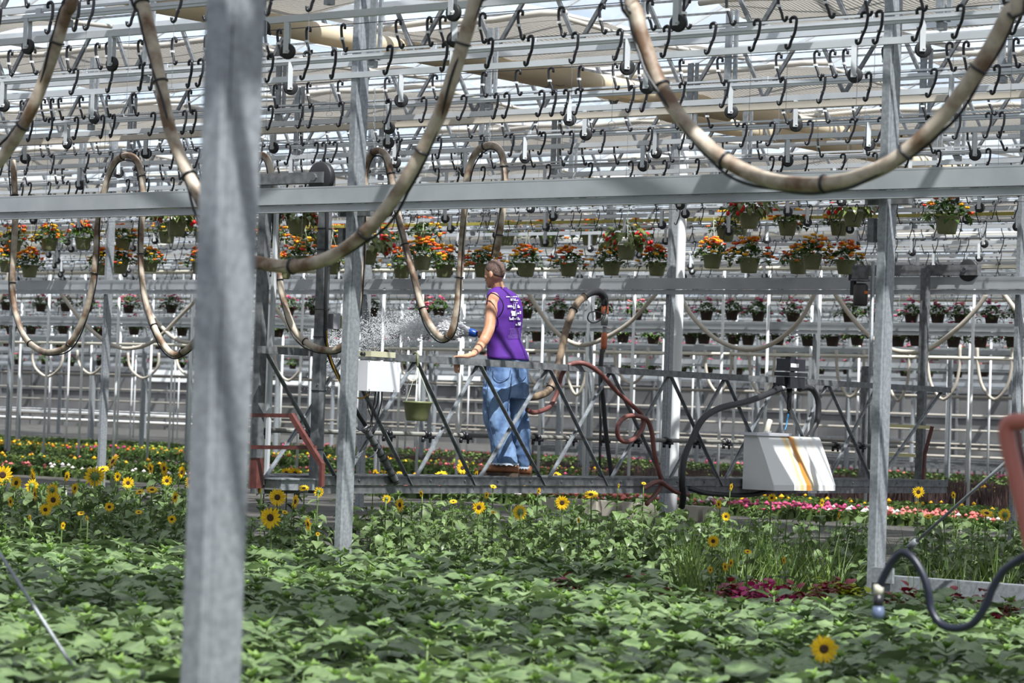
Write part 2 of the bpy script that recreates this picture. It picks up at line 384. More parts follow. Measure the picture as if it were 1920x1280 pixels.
for (v, w) in ((50.6, 0.09), (62.2, 0.1), (73.8, 0.1)):
    ua, ub = urange(v, 1.15, 0.5, 0)
    k = int(ua / BAY)
    u = U0 + BAY * k
    while u < ub:
        t = column(u, v, w, 'distant grey column standing among the far hanging baskets', bracket=False); t['group'] = 'distant columns'
        u += BAY
# white downpipe
t = MB(); t.tube([PV(1279, 380, 28.2) + ZD * 1.75, PV(1279, 380, 28.2), PV(1262, 890, 28.2), PV(1262, 890, 28.2) + ZD * -0.55], 0.062, 14)
o = t.build('downpipe', WHITEP, smooth=True); tag(o, 'thick white round downpipe beside a grey column', 'pipe')
# white thin poles of the row at v ~ 38.6
pole_px = [23, 87, 153, 218, 282, 357, 432, 500, 563, 640, 715, 787, 862, 938, 1015, 1100, 1185, 1270, 1352, 1437, 1533, 1630, 1725, 1822, 1921]
for i, px in enumerate(pole_px):
    m = MB(); p = PV(px, 700, 38.45); u_, v_ = uv(p)
    m.tube([W(u_, v_, 0), W(u_, v_, 3.95)], 0.026, 8)
    m.lathe([(0.045, 0), (0.045, 0.02)], W(u_, v_, 0), 8)
    o = m.build('slender_pole', WHITEP, smooth=True)
    tag(o, 'slender white pole, %s from the left in the long row' % ordinal(i), 'pole', 'white pole row')
for (v, st) in ((50.3, 1.9), (61.9, 1.9), (73.5, 2.3)):
    ua, ub = urange(v, 1.15, 0.5, 0); u = ua
    while u < ub:
        m = MB(); m.tube([W(u, v, 0), W(u, v, 3.9)], 0.03, 6)
        tag(m.build('slender_pole', WHITEP, smooth=True), 'distant slender white pole far behind the watering carriage', 'pole', 'distant white poles')
        u += st

# ------------------------------------------------------------------ heavy carriage rails
def rail_beam(v, label, grp=None):
    ua, ub = urange(v, 1.32, 0.36, 3)
    L = ub - ua; uc = (ua + ub) / 2
    t = empty('carriage_rail', label, 'rail', grp, loc=W(uc, v, 2.82))
    b = MB(); b.box(W(uc, v, 2.945), L, 0.07, 0.13); b.box(W(uc, v - 0.03, 3.007), L, 0.012, 0.012)
    wpart(b, 'upper_channel', ALUD, t)
    b = MB(); b.box(W(uc, v + 0.015, 2.848), L, 0.045, 0.052); b.box(W(uc, v, 2.822), L, 0.06, 0.006)
    wpart(b, 'lower_flange', ALUD, t)
rail_beam(15.88, 'wide grey rail beam crossing the whole picture in front')
rail_beam(27.22, 'grey rail beam passing behind the head of the man')
rail_beam(38.8, 'grey rail beam just behind the shoulder of the man')
rail_beam(50.4, 'thin grey rail beam below the brown baskets')
rail_beam(62.0, 'distant grey rail beam under the faraway baskets')
rail_beam(73.6, 'most distant but one of the grey rail beams')
rail_beam(85.2, 'most distant grey rail beam near the far wall')
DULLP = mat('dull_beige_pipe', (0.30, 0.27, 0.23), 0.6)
for (v, z, r, lab) in ((44.0, 2.62, 0.035, 'cream pipe carrying the small distant hose loops'), (60, 2.15, 0.04, 'distant dull pipe at mid height'), (97, 0.75, 0.12, 'bright white duct along the far wall at the left edge'), (95, 0.35, 0.08, 'lower white pipe along the far wall at left'), (80, 0.75, 0.045, 'low beige heating pipe in the shade'), (70, 0.95, 0.03, 'thin beige pipe low behind the bedding plants'), (88, 1.35, 0.045, 'beige pipe at waist height far away'), (91, 1.9, 0.05, 'dull pipe high along the far wall'), (84, 0.45, 0.05, 'beige pipe near the ground far away')):
    ua, ub = urange(v)
    if 'white' in lab: ub = uv(PV(380, 780, v))[0]
    m = MB(); m.tube([W(ua, v, z), W(ub, v, z)], r, 10)
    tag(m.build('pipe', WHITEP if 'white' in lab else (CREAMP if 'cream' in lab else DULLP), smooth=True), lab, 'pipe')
# dark cross benches in the shade at the far right
m = MB()
for i in range(26):
    v = 68 + i * 1.15; ua = uv(PV(1000, 800, v))[0]; ub = uv(PV(1960, 800, v))[0]
    m.box(W((ua + ub) / 2, v, .28 + .02 * (i % 3)), ub - ua, .10, .05)
    u = ua
    while u < ub: m.box(W(u, v, .14), .05, .05, .28); u += 2.3
tag(m.build('benches', GALVD), 'rows of low empty grey benches in the shade far away at right', 'bench', kind='stuff')

# ------------------------------------------------------------------ roof trusses (V webbed)
def truss(v):
    ua, ub = urange(v, 1.35, 0.35, 3.5)
    if v < 12: ua, ub = -30, 12
    n = int((ub - ua) / 0.94)
    t = empty('roof_truss', 'grey lattice truss with V shaped webs under the glass roof', 'truss', 'roof trusses', loc=W((ua + ub) / 2, v, 4.55))
    b = MB(); b.box(W((ua + ub) / 2, v, 4.58), ub - ua, 0.05, 0.05); wpart(b, 'lower_chord', ALU, t)
    b = MB(); b.box(W((ua + ub) / 2, v, 5.12), ub - ua, 0.05, 0.05); wpart(b, 'upper_chord', ALU, t)
    near = 12 < v < 46
    b = MB()
    for i in range(n):
        u = ua + i * 0.94
        for (p0, p1) in ((W(u, v, 5.1), W(u + 0.27, v, 4.6)), (W(u + 0.27, v, 4.6), W(u + 0.62, v, 5.1))):
            if near and n < 95:
                c = MB(); c.bar(p0, p1, 0.03, 0.035); wpart(c, 'web_brace', GALVD, t)
            else: b.bar(p0, p1, 0.03, 0.035)
    if b.n: o = wpart(b, 'web_brace', GALVD, t); o['kind'] = 'stuff'
vt = 15.8 - 11.61
while vt < 75: truss(vt); vt += 3.87

# ------------------------------------------------------------------ shade cloths
def cloth_mesh(u0, u1, v0, v1, z, seed, nu=14, nv=10):
    r = random.Random(seed); m = MB(); vs = []
    a, b = r.uniform(0, 6), r.uniform(0, 6)
    for i in range(nu + 1):
        for j in range(nv + 1):
            s, q = i / nu, j / nv
            zz = z - 0.10 * math.sin(math.pi * q) ** 2 + 0.035 * math.sin(9 * s + a) + 0.03 * math.sin(14 * q + b)
            vs.append(W(u0 + (u1 - u0) * s, v0 + (v1 - v0) * q + 0.06 * math.sin(11 * s + b), zz))
    fs = [(i * (nv + 1) + j, (i + 1) * (nv + 1) + j, (i + 1) * (nv + 1) + j + 1, i * (nv + 1) + j + 1) for i in range(nu) for j in range(nv)]
    m.add(vs, fs); return m
far = MB(); vt = 15.8 - 11.61; row = 0; cr = random.Random(5)
while vt < 75:
    ua, ub = urange(vt, 1.25, 0.42, 4)
    if vt < 12: ua, ub = -24, 8
    k = int(math.floor((ua - U0) / BAY))
    while U0 + BAY * k < ub:
        u0 = U0 + BAY * k + 0.35; u1 = u0 + cr.uniform(3.2, 4.2)
        v0 = vt + 0.25; v1 = v0 + (cr.uniform(1.9, 2.9) if vt > 13 else cr.uniform(1.5, 2.1))
        if cr.random() < 0.86:
            m = cloth_mesh(u0, u1, v0, v1, 4.95, row * 100 + k)
            if vt < 42:
                t = tag(m.build('shade_cloth', CLOTH, smooth=True), 'cream striped shade cloth under the glass, in the %s bay from the front' % ordinal(row), 'shade cloth', 'shade cloths in the %s bay' % ordinal(row))
                e = MB(); pts = [W(u0 + (u1 - u0) * i / 12, v0 - 0.03, 4.95 + 0.015 * math.sin(i * 1.3)) for i in range(13)]
                e.tube(pts, 0.03, 7); e.tube([W(u1, v0, 4.90), W(u1 + 0.02, (v0 + v1) / 2, 4.84), W(u1, v1, 4.9)], 0.022, 7)
                e.build('rolled_hem', CLOTHP, t, smooth=True)
            else:
                far.add(m.v, m.f)
        k += 1
    row += 1; vt += 3.87
tag(far.build('shade_cloth', CLOTH, smooth=True), 'distant striped shade cloths massed under the far roof', 'shade cloth', kind='stuff')
# plastic air ducts
for (a, b, z, lab) in (((925, 118), (1245, 195), 4.75, 'long cream plastic air duct sloping across the upper middle'), ((300, 5), (470, 45), 4.75, 'cream plastic air duct at the top left'), ((1300, 225), (1420, 250), 4.75, 'cream plastic air duct at upper right')):
    p = PZ(a[0], a[1], z); u_, v_ = uv(p)
    m = MB(); m.tube([W(u_, v_ - 0.6, z + 0.03)] + [W(u_ + 0.02 * math.sin(i), v_ + i * 1.1, z) for i in range(9)], 0.10, 14)
    t = tag(m.build('air_duct', mat('cream_duct_film', (0.70, 0.60, 0.44), 0.5, translucent=0.3) if 'cream_duct_film' not in MATS else MATS['cream_duct_film'], smooth=True), lab, 'duct')
    m = MB()
    for i in range(1, 8, 2): m.lathe([(0.106, -0.012), (0.106, 0.012)], W(u_, v_ + i * 1.1, z), 14, TD)
    m.build('clamp_band', GALV, t)

# ------------------------------------------------------------------ conveyor rails, cables, hooks, pulleys
CV = [11.95 + 2.49 * i for i in range(-2, 30)]
cols_rows = MB()
def long_bar(v, z, w, h, m, name, lab, grp, extra=None):
    ua, ub = urange(v)
    if v < 14: ua, ub = -24, 4
    b = MB(); b.box(W((ua + ub) / 2, v, z), ub - ua, w, h)
    if extra: extra(b, ua, ub)
    return tag(b.build(name, m), lab, 'rail' if 'rail' in name else 'cable', grp)
for i, v in enumerate(CV):
    def ex(b, ua, ub, v=v):
        b.box(W((ua + ub) / 2, v + 0.78 - 0.02, 3.885), ub - ua, 0.008, 0.006); b.box(W((ua + ub) / 2, v + 0.78, 3.93), ub - ua, 0.016, 0.016)
        u = ua
        while u < ub: b.box(W(u, v + 0.78, 3.92), 0.05, 0.03, 0.05); u += 0.9
    long_bar(v + 0.78, 3.885, 0.035, 0.045, ALU, 'conveyor_rail', '%s slim conveyor rail from the front, thin tube along its top' % ordinal(i), 'conveyor rails', ex)
    long_bar(v + 1.52, 3.875, 0.035, 0.045, ALU, 'conveyor_rail', '%s plain slim conveyor rail from the front' % ordinal(i), 'plain conveyor rails')
    ua, ub = urange(v)
    if v < 14: ua, ub = -24, 4
    for z in (3.805, 3.99):
        c = MB(); c.tube([W(ua, v, z), W(ub, v, z)], 0.0035, 4)
        tag(c.build('hook_cable', BLACK), '%s thin dark %s cable from the front carrying plastic hooks' % (ordinal(i), 'lower' if z < 3.9 else 'upper'), 'cable', 'hook cables')
# special channels
long_bar(18.25, 3.79, 0.05, 0.05, TANM, 'conveyor_rail', 'wide cream painted channel below the third hook row', None)
long_bar(29.4, 3.9, 0.04, 0.04, OLIVE, 'conveyor_rail', 'olive painted channel passing behind the upper baskets', None)
for (v, z, r, lab) in ((32.8, 3.92, .05, 'thick cream pipe below the upper baskets'), (38.2, 3.86, .042, 'cream pipe just above the second rail beam'), (48.2, 3.9, .045, 'pale pipe above the brown pots'), (26.6, 3.93, .03, 'thin pale pipe above the orange flowers')):
    ua, ub = urange(v); c = MB(); c.tube([W(ua, v, z), W(ub, v, z)], r, 10); tag(c.build('pipe', CREAMP, smooth=True), lab, 'pipe')
# short drop plates joining rails to the trusses
dp = random.Random(3)
for i, v in enumerate(CV):
    if v > 33: break
    ua, ub = urange(v)
    if v < 14: ua, ub = -24, 0
    u = ua + dp.uniform(0, 2)
    while u < ub:
        b = MB(); b.box(W(u, v + 0.78 + 0.03, 4.17), 0.055, 0.02, 0.62); b.box(W(u + 0.06, v + 0.78 + 0.04, 4.17), 0.03, 0.02, 0.62)
        b.box(W(u + 0.02, v + 0.80, 3.83), 0.05, 0.05, 0.05)
        tag(b.build('drop_bracket', GALV), 'galvanised strap bracket holding a conveyor rail up to a truss', 'bracket', 'rail drop brackets')
        u += 2.35

def hook_pts(flip, s=1.0):
    p = [(.024, .158), (.028, .178), (.016, .193), (-.002, .194), (-.014, .180), (-.015, .155), (-.008, .098), (.014, .045), (.022, .012), (.036, .000), (.048, .010), (.050, .028)]
    return [Vector(((-1 if flip else 1) * x * s, 0, z * s)) for x, z in p]
def hook_mesh(flip, n=6):
    m = MB(); m.tube(spline(hook_pts(flip), 2) if n > 4 else hook_pts(flip), 0.0104, n)
    return m
def thin_hook(flip):
    m = MB(); m.tube(hook_pts(flip), 0.0075, 3); return m
HM = []
for fl in (False, True):
    a = hook_mesh(fl); me = a.mesh('plastic_hook', BLACK, True)
    c = MB()
    if not fl: c.box(Vector((-.006, 0, .095)), .026, .022, .016, Vector((1, 0, 0)), Vector((0, 1, 0)), ZD)
    else: c.box(Vector((-.006, 0, .075)), .03, .008, .01, Vector((1, 0, 0)), Vector((0, 1, 0)), ZD)
    HM.append((me, c.mesh('clip', TAGW if not fl else GREYC)))
ROTZ = -AL
hooks = []
hr = random.Random(11)
for v in CV:
    if v < 7 or v > 78: continue
    ua, ub = urange(v, 1.2, 0.47, 0.8)
    st = 0.335 if v < 33 else 0.5
    for fl in (False, True):
        u = ua + hr.uniform(0, st)
        while u < ub:
            z0 = 3.797 if not fl else 3.622
            hooks.append((v, u, z0, fl)); u += st * hr.choice([0.35, 0.8, 1.0, 1.15, 1.0, 1.5])
vis = []
for h in hooks:
    p = proj(W(h[1], h[0], h[2] + 0.1))
    vis.append(-20 < p[0] < 1940 and -15 < p[1] < 700)
cnt = 0; farh = MB(); hookpos = []
low = [thin_hook(False), thin_hook(True)]
for m in low: m.v = [Vector(q) for q in m.v]
rot = Matrix.Rotation(ROTZ, 3, 'Z')
for h, ok in zip(hooks, vis):
    v, u, z0, fl = h
    loc = W(u, v, z0); a = ROTZ + hr.uniform(-0.25, 0.25)
    if ok and cnt < 300:
        lab = ('black plastic hook with white clip above the %s hook cable' if not fl else 'black plastic hook hanging below the %s hook cable') % ordinal(CV.index(v))
        o = link('plastic_hook', HM[fl][0]); o.location = loc; o.rotation_euler = (hr.uniform(-.04, .04), hr.uniform(-.08, .08), a)
        tag(o, lab, 'hook', ('upright hooks on the %s cable' if not fl else 'hanging hooks on the %s cable') % ordinal(CV.index(v)))
        c = link('clip', HM[fl][1], o); cnt += 1; hookpos.append((loc, fl))
    elif v > 13 and ok:
        R3 = Matrix.Rotation(a, 3, 'Z'); L = low[fl]
        farh.add([loc + R3 @ q for q in L.v], L.f)
tag(farh.build('plastic_hook', BLACK, smooth=True), 'countless small black hooks on the more distant cables', 'hook', kind='stuff')

# pulleys
def pulley_meshes():
    X = Vector((1, 0, 0)); Y = Vector((0, 1, 0))
    w = MB(); w.lathe([(0.018, -.013), (0.048, -.014), (0.053, -.010), (0.044, 0), (0.053, .010), (0.048, .014), (0.018, .013)], Vector((0, 0, 0)), 20, Y)
    hb = MB(); hb.lathe([(0.016, -.018), (0.016, .018)], Vector((0, 0, 0)), 10, Y); hb.lathe([(0.007, -.028), (0.007, .026)], Vector((0, 0, 0)), 6, Y)
    pl = MB(); pl.box(Vector((-0.008, -.022, 0.085)), 0.036, 0.005, 0.20, X, Y, ZD); pl.box(Vector((-0.008, .022, 0.085)), 0.036, 0.005, 0.20, X, Y, ZD); pl.box(Vector((-0.008, 0, 0.187)), 0.036, 0.05, 0.006, X, Y, ZD)
    return w.mesh('wheel', BLACKR, True), hb.mesh('hub', PULC, True), pl.mesh('strap', ALU)
WM, HB, PLM = pulley_meshes()
pr = random.Random(21)
npul = 0
for v in CV:
    if v < 9 or v > 40: continue
    ua, ub = urange(v, 1.2, 0.47, 0.8)
    for off, z in ((0.78, 3.69), (1.52, 3.66)):
        u = ua + pr.uniform(0, 1.6)
        while u < ub:
            loc = W(u, v + off, z)
            p = proj(loc)
            if -20 < p[0] < 1940 and -20 < p[1] < 560:
                t = empty('pulley', 'small black pulley wheel strapped under the %s %s conveyor rail' % (ordinal(CV.index(v)), 'slim' if off < 1 else 'plain'), 'pulley', 'pulleys under the rails, row %s %s' % (ordinal(CV.index(v)), 'slim' if off < 1 else 'plain'), loc=loc)
                t.rotation_euler = (0, 0, ROTZ + pr.uniform(.0, .95))
                link('wheel', WM, t); link('hub', HB, t); link('strap', PLM, t); npul += 1
            u += pr.uniform(1.3, 2.4)
# wire droppers with rings
wr_ = MB(); wr_.tube([Vector((0, 0, 0)), Vector((0.003, 0, -0.2)), Vector((0, 0, -0.40))], 0.0016, 4)
wr_.tube([Vector((0.028 * math.sin(a), 0, -0.428 + 0.028 * math.cos(a))) for a in [i * math.pi / 6 for i in range(13)]], 0.0016, 4)
WRM = wr_.mesh('ring_wire', WIRE)
for (loc, fl) in hookpos:
    if fl and pr.random() < 0.62:
        o = link('ring_wire', WRM); o.location = loc + RD * (-0.036) + ZD * 0.004; o.rotation_euler = (0, 0, ROTZ); o.scale = (1, 1, pr.choice([0.6, 1.0, 1.25]))
        tag(o, 'fine wire with a small ring hanging from a black hook', 'wire', 'ring wires below the hooks')
# ------------------------------------------------------------------ watering carriage
UC = -15.0
ZT, ZB = 1.755, 0.765          # top rail centre height, deck height
def S(px): # v on the carriage plane for a pixel column
    x = (px - 960) / F_PX; s = (x * CA - SA) / (CA + x * SA); return UC / s
car = empty('watering_carriage', 'long grey lattice walkway hung from two rail beams, a man standing on it', 'walkway', loc=W(UC, 21.5, ZB))
v0, v1 = 15.98, 27.05
b = MB(); b.box(W(UC, (v0 + v1) / 2, ZT), 0.05, v1 - v0, 0.058); wpart(b, 'top_rail', GALVD, car)
b = MB(); b.box(W(UC, (v0 + v1) / 2, ZB - 0.035), 0.04, v1 - v0, 0.075); b.box(W(UC + 0.02, (v0 + v1) / 2, ZB - 0.005), 0.012, v1 - v0, 0.008)
for i in range(24): b.lathe([(0.011, 0), (0.011, 0.008), (0.005, 0.012)], W(UC + 0.02, v0 + 0.3 + i * 0.46, ZB - 0.035), 6, RD)
wpart(b, 'deck_edge', GALVD, car)
b = MB(); b.box(W(UC - 0.02, (v0 + v1) / 2, ZB - 0.11), 0.05, v1 - v0, 0.065); wpart(b, 'bottom_chord', GALVD, car)
b = MB(); b.box(W(UC - 0.33, (v0 + v1) / 2, ZB - 0.02), 0.6, v1 - v0, 0.035)
for i in range(28): b.box(W(UC - 0.33, v0 + 0.2 + i * 0.39, ZB - 0.001), 0.58, 0.03, 0.006)
wpart(b, 'deck', GALVD, car)
NV = [16.05, 17.0, 17.9, 18.75, 19.75, 20.7, 21.65, 22.6, 23.55, 24.5, 25.5, 26.9]
GALVW = mat('web_angle_steel', (0.16, 0.17, 0.18), 0.45, 0.4, 'noise', (0.28, 0.30, 0.32), 18, 0.35, 0.65)
for i in range(len(NV) - 1):
    for (a, c, off) in ((NV[i], NV[i + 1] - 0.03, 0.018), (NV[i + 1], NV[i] + 0.03, -0.018)):
        if i == 10 and off > 0: continue
        b = MB(); p0 = W(UC + off, a, ZT - 0.03); p1 = W(UC + off, c, ZB - 0.07)
        b.bar(p0, p1, 0.006, 0.036, RD); b.bar(p0 + RD * -0.012, p1 + RD * -0.012, 0.03, 0.006, RD)
        wpart(b, 'web_brace', GALVW, car)
# end legs
b = MB(); p = PU(488, 640, UC - 0.25); u_, v_ = uv(p); b.box(W(u_, 16.25, 1.9), 0.075, 0.075, 2.5); wpart(b, 'corner_post', GALVD, car)
b = MB(); p = PU(493, 640, UC - 0.22); b.box(W(u_ + 0.075, 16.3, 1.93), 0.03, 0.03, 2.44); wpart(b, 'corner_post', ALU, car)
BPV = PU(601, 640, UC + 0.12); u6, v6 = uv(BPV)
b = MB(); b.box(W(u6, v6, 1.82), 0.078, 0.078, 2.38)
for z in (0.95, 1.2, 1.5, 1.8): b.lathe([(0.008, 0), (0.008, 0.006)], W(u6 + 0.02, v6 - 0.039, z), 6, -TD)
wpart(b, 'corner_post', GALVD, car)
b = MB()
for z in (2.75, 2.58, 2.45, 2.1, 1.88, 1.45, 0.98): b.box(W(u6, v6, z), 0.086, 0.086, 0.008)
wpart(b, 'cable_tie', BLACK, car)
for (px, off) in ((1730, -0.1), (1624, -0.5)):
    p = PV(px, 700, 27.05); ua_, _ = uv(p); b = MB()
    top = 3.1 if px > 1700 else 2.0
    b.box(W(ua_, 27.05, (0.72 + top) / 2), 0.085, 0.07, top - 0.72); b.box(W(ua_ + 0.05, 27.0, (0.72 + top) / 2), 0.02, 0.02, top - 0.72)
    wpart(b, 'corner_post', GALVD, car)
# trolley heads with wheels
def trolley(pxa, pxb, y, v, wx, h):
    a = PV(pxa, y, v); c = PV(pxb, y, v); ua_, _ = uv(a); ub_, _ = uv(c); z = (a.z + c.z) / 2
    b = MB(); b.box(W((ua_ + ub_) / 2, v, z), ub_ - ua_, 0.09, h)
    b.lathe([(0.028, 0), (0.028, 0.02)], W(uv(PV(wx, y, v))[0], v - 0.045, z), 8, -TD)
    wpart(b, 'trolley_beam', GALVD, car)
    uw = uv(PV(wx, y, v))[0]
    b = MB(); b.lathe([(0.02, -.03), (0.115, -.03), (0.125, -.02), (0.125, .02), (0.115, .03), (0.02, .03)], W(uw + 0.03, v, z - 0.0), 22, TD); wpart(b, 'trolley_wheel', BLACKR, car, True)
trolley(480, 612, 335, 15.99, 597, 0.085)
trolley(1628, 1836, 507, 27.2, 1812, 0.115)
# access steps at both ends (red and yellow)
st = empty('access_step', 'red oxide steel step frame at the left end of the walkway', 'step', loc=PV(550, 880, 15.7))
def pxbar(lst, v, w, h, m, nm, par):
    b = MB()
    for (x0, y0, x1, y1) in lst: b.bar(PV(x0, y0, v), PV(x1, y1, v), w, h)
    return wpart(b, nm, m, par)
pxbar([(470, 778, 553, 779)], 15.7, 0.03, 0.03, REDP, 'rung', st); pxbar([(470, 838, 592, 839)], 15.7, 0.03, 0.03, REDP, 'rung', st)
pxbar([(546, 777, 604, 872)], 15.68, 0.035, 0.04, REDP, 'stringer', st); pxbar([(604, 868, 603, 912)], 15.68, 0.035, 0.03, REDP, 'stringer', st)
pxbar([(481, 858, 480, 915)], 15.75, 0.08, 0.08, REDP, 'foot', st)
st = empty('access_step', 'pale yellow rungs with a red stringer at the far right end', 'step', loc=PV(1740, 880, 26.8))
pxbar([(1655, 797, 1746, 801)], 26.8, 0.035, 0.035, YELP, 'rung', st); pxbar([(1660, 851, 1716, 854)], 26.8, 0.035, 0.035, YELP, 'rung', st)
pxbar([(1748, 799, 1734, 850), (1734, 850, 1731, 905)], 26.8, 0.035, 0.03, REDP, 'stringer', st)
# spray pipe with nozzles
pipe = empty('spray_pipe', 'grey horizontal spray pipe with black nozzle clamps behind the lattice', 'pipe', loc=W(UC - 0.62, 21.5, 1.12))
b = MB(); b.tube([W(UC - 0.62, 15.9, 1.115), W(UC - 0.62, 27, 1.115)], 0.021, 10); wpart(b, 'tube', mat('grey_green_pipe', (0.19, 0.185, 0.165), 0.5), pipe, True)
for i in range(20):
    v = 16.15 + i * 0.53
    b = MB(); c = W(UC - 0.62, v, 1.115)
    b.lathe([(0.034, -.022), (0.038, -.01), (0.038, .01), (0.034, .022)], c, 12, TD)
    b.box(c + TD * 0.05 - ZD * 0.025, 0.035, 0.12, 0.03); b.lathe([(0.014, -0.07), (0.018, -0.03)], c - TD * 0.03, 8); b.lathe([(0.010, -0.075), (0.016, -0.03)], c + TD * 0.07, 8)
    b.lathe([(0.02, 0), (0.02, 0.03)], c + RD * 0.03 + ZD * 0.0, 8, RD)
    wpart(b, 'nozzle', BLACK, pipe, True)
# white tank
def tank():
    vA, vB = 22.9, 24.05; zb, zt = 0.665, 1.195
    ub_ = UC + 0.04
    m = MB(); n = 0
    def sec(v, depth_b, depth_t, z0=zb, z1=zt):
        return [W(ub_, v, z0), W(ub_ + depth_b, v, z0), W(ub_ + depth_b, v, z0 + 0.055), W(ub_ + depth_t, v, z1 - 0.02), W(ub_ + depth_t - 0.02, v, z1), W(ub_, v, z1)]
    db, dt = 0.37, 0.17
    L = vB - vA
    vs = [vA, vA + 0.012]
    g1, g2 = vA + 0.36 * L, vA + 0.68 * L
    xs = [(vA, -0.006), (vA + 0.012, 0), (g1 - 0.05, 0), (g1 - 0.015, -0.045), (g1 + 0.015, -0.045), (g1 + 0.03, 0), (g2 - 0.05, 0), (g2 - 0.015, -0.045), (g2 + 0.015, -0.045), (g2 + 0.03, 0), (vB - 0.012, 0), (vB, -0.006)]
    rs = []
    for (v, g) in xs:
        g *= 1.5
        s_ = sec(v, db + g, dt)
        # groove fades out half way up the slope
        mid = s_[2].lerp(W(ub_ + dt, v, zt - 0.02), 0.5)
        full = W(ub_ + db, v, zb + 0.055).lerp(W(ub_ + dt, v, zt - 0.02), 0.5)
        s_.insert(3, full)
        rs.append(s_)
    m.rings(rs); return m
tm = mat('stained_white_plastic', (0.74, 0.74, 0.74), 0.4)
nt = tm.node_tree; nd = nt.nodes; lk = nt.links
tc = nd.new('ShaderNodeTexCoord'); mp = nd.new('ShaderNodeMapping'); mp.inputs['Rotation'].default_value = (0, 0, AL); sx = nd.new('ShaderNodeSeparateXYZ')
nz = nd.new('ShaderNodeTexNoise'); nz.inputs['Scale'].default_value = 6; nz.inputs['Detail'].default_value = 4
lk.new(tc.outputs['Object'], mp.inputs['Vector']); lk.new(mp.outputs['Vector'], sx.inputs['Vector'])
mz = nd.new('ShaderNodeMapping'); mz.inputs['Scale'].default_value = (1, 1, 0.35); lk.new(tc.outputs['Object'], mz.inputs['Vector']); lk.new(mz.outputs['Vector'], nz.inputs['Vector'])
ad = nd.new('ShaderNodeMath'); ad.operation = 'MULTIPLY_ADD'; ad.inputs[1].default_value = 0.08
lk.new(nz.outputs['Fac'], ad.inputs[0]); lk.new(sx.outputs['Y'], ad.inputs[2])
sl = nd.new('ShaderNodeMath'); sl.operation = 'MULTIPLY_ADD'; sl.inputs[1].default_value = 0.10
lk.new(sx.outputs['Z'], sl.inputs[0]); lk.new(ad.outputs[0], sl.inputs[2])
rp = nd.new('ShaderNodeValToRGB'); mrr = nd.new('ShaderNodeMapRange'); mrr.inputs['From Min'].default_value = 0; mrr.inputs['From Max'].default_value = 1.2
lk.new(sl.outputs[0], mrr.inputs['Value']); lk.new(mrr.outputs['Result'], rp.inputs['Fac'])
els = rp.color_ramp.elements
els[0].position = 0.0; els[0].color = (0.74, 0.74, 0.74, 1); els[1].position = 1.0; els[1].color = (0.74, 0.74, 0.74, 1)
for p_, c_ in ((0.40, (0.74, 0.74, 0.73)), (0.445, (0.72, 0.56, 0.30)), (0.475, (0.70, 0.48, 0.20)), (0.495, (0.74, 0.70, 0.60)), (0.515, (0.72, 0.62, 0.42)), (0.535, (0.52, 0.20, 0.03)), (0.595, (0.56, 0.24, 0.035)), (0.64, (0.73, 0.66, 0.50)), (0.69, (0.74, 0.73, 0.7)), (0.80, (0.74, 0.74, 0.73)), (0.86, (0.72, 0.66, 0.58)), (0.9, (0.74, 0.74, 0.74))):
    e = els.new(p_); e.color = (*c_, 1)
lk.new(rp.outputs['Color'], nd['Principled BSDF'].inputs['Base Color'])
tk = empty('plastic_tank', 'white wedge shaped plastic tank with rust streaks hung on the walkway', 'tank', loc=W(UC + 0.04, 22.9, 0.665))
wpart(tank(), 'tank_body', tm, tk)
b = MB(); b.box(W(UC + 0.12, 23.17, 1.21), 0.20, 0.62, 0.03); wpart(b, 'lid', WHITEB, tk)
b = MB(); b.lathe([(0.035, 0), (0.035, 0.045)], W(UC + 0.17, 23.13, 1.2), 12); b.lathe([(0.018, 0), (0.018, 0.06)], W(UC + 0.15, 23.45, 1.2), 10); wpart(b, 'cap', GREYC, tk, True)
b = MB(); b.tube([PU(1437, 812, UC + .1), PU(1441, 795, UC + .1), PU(1444, 788, UC + .1)], 0.028, 8); wpart(b, 'filler_spout', CREAMP, tk, True)
# dosing pump
pm = empty('dosing_pump', 'black dosing pump clamped to the top rail above the white tank', 'pump', loc=PU(1480, 715, UC + 0.06))
def PP(x, y, o=0.08): return PU(x, y, UC + o)
def pxbox(mb_, x0, y0, x1, y1, off, dep, mi=0):
    a = PP(x0, y0, off); c = PP(x1, y1, off); mid = (a + c) / 2
    mb_.box(mid, dep, abs(uv(c)[1] - uv(a)[1]), abs(a.z - c.z), mi=mi)
b = MB(); pxbox(b, 1469, 672, 1497, 696, 0.08, 0.16); pxbox(b, 1466, 697, 1500, 706, 0.08, 0.18); pxbox(b, 1470, 706, 1497, 728, 0.08, 0.15); pxbox(b, 1459, 706, 1470, 722, 0.05, 0.12); pxbox(b, 1478, 668, 1488, 673, 0.08, 0.06)
wpart(b, 'pump_body', BLACK, pm)
b = MB(); pxbox(b, 1483, 681, 1497, 689, 0.166, 0.006); wpart(b, 'plate_label', TAGW, pm)
b = MB(); b.tube([PP(1480, 728), PP(1480, 745), PP(1479, 768)], [0.03, 0.026, 0.022], 10); b.tube([PP(1479, 768), PP(1479, 776)], 0.012, 8); wpart(b, 'injector', BLACK, pm, True)
b = MB(); b.tube([PP(1478, 776), PP(1474, 800), PP(1467, 818, 0.12)], 0.008, 8); wpart(b, 'suction_tube', BLUET, pm, True)
b = MB(); b.lathe([(0.02, 0), (0.02, 0.04)], PP(1470, 727, 0.1), 8, -TD); wpart(b, 'fitting', PULC, pm, True)
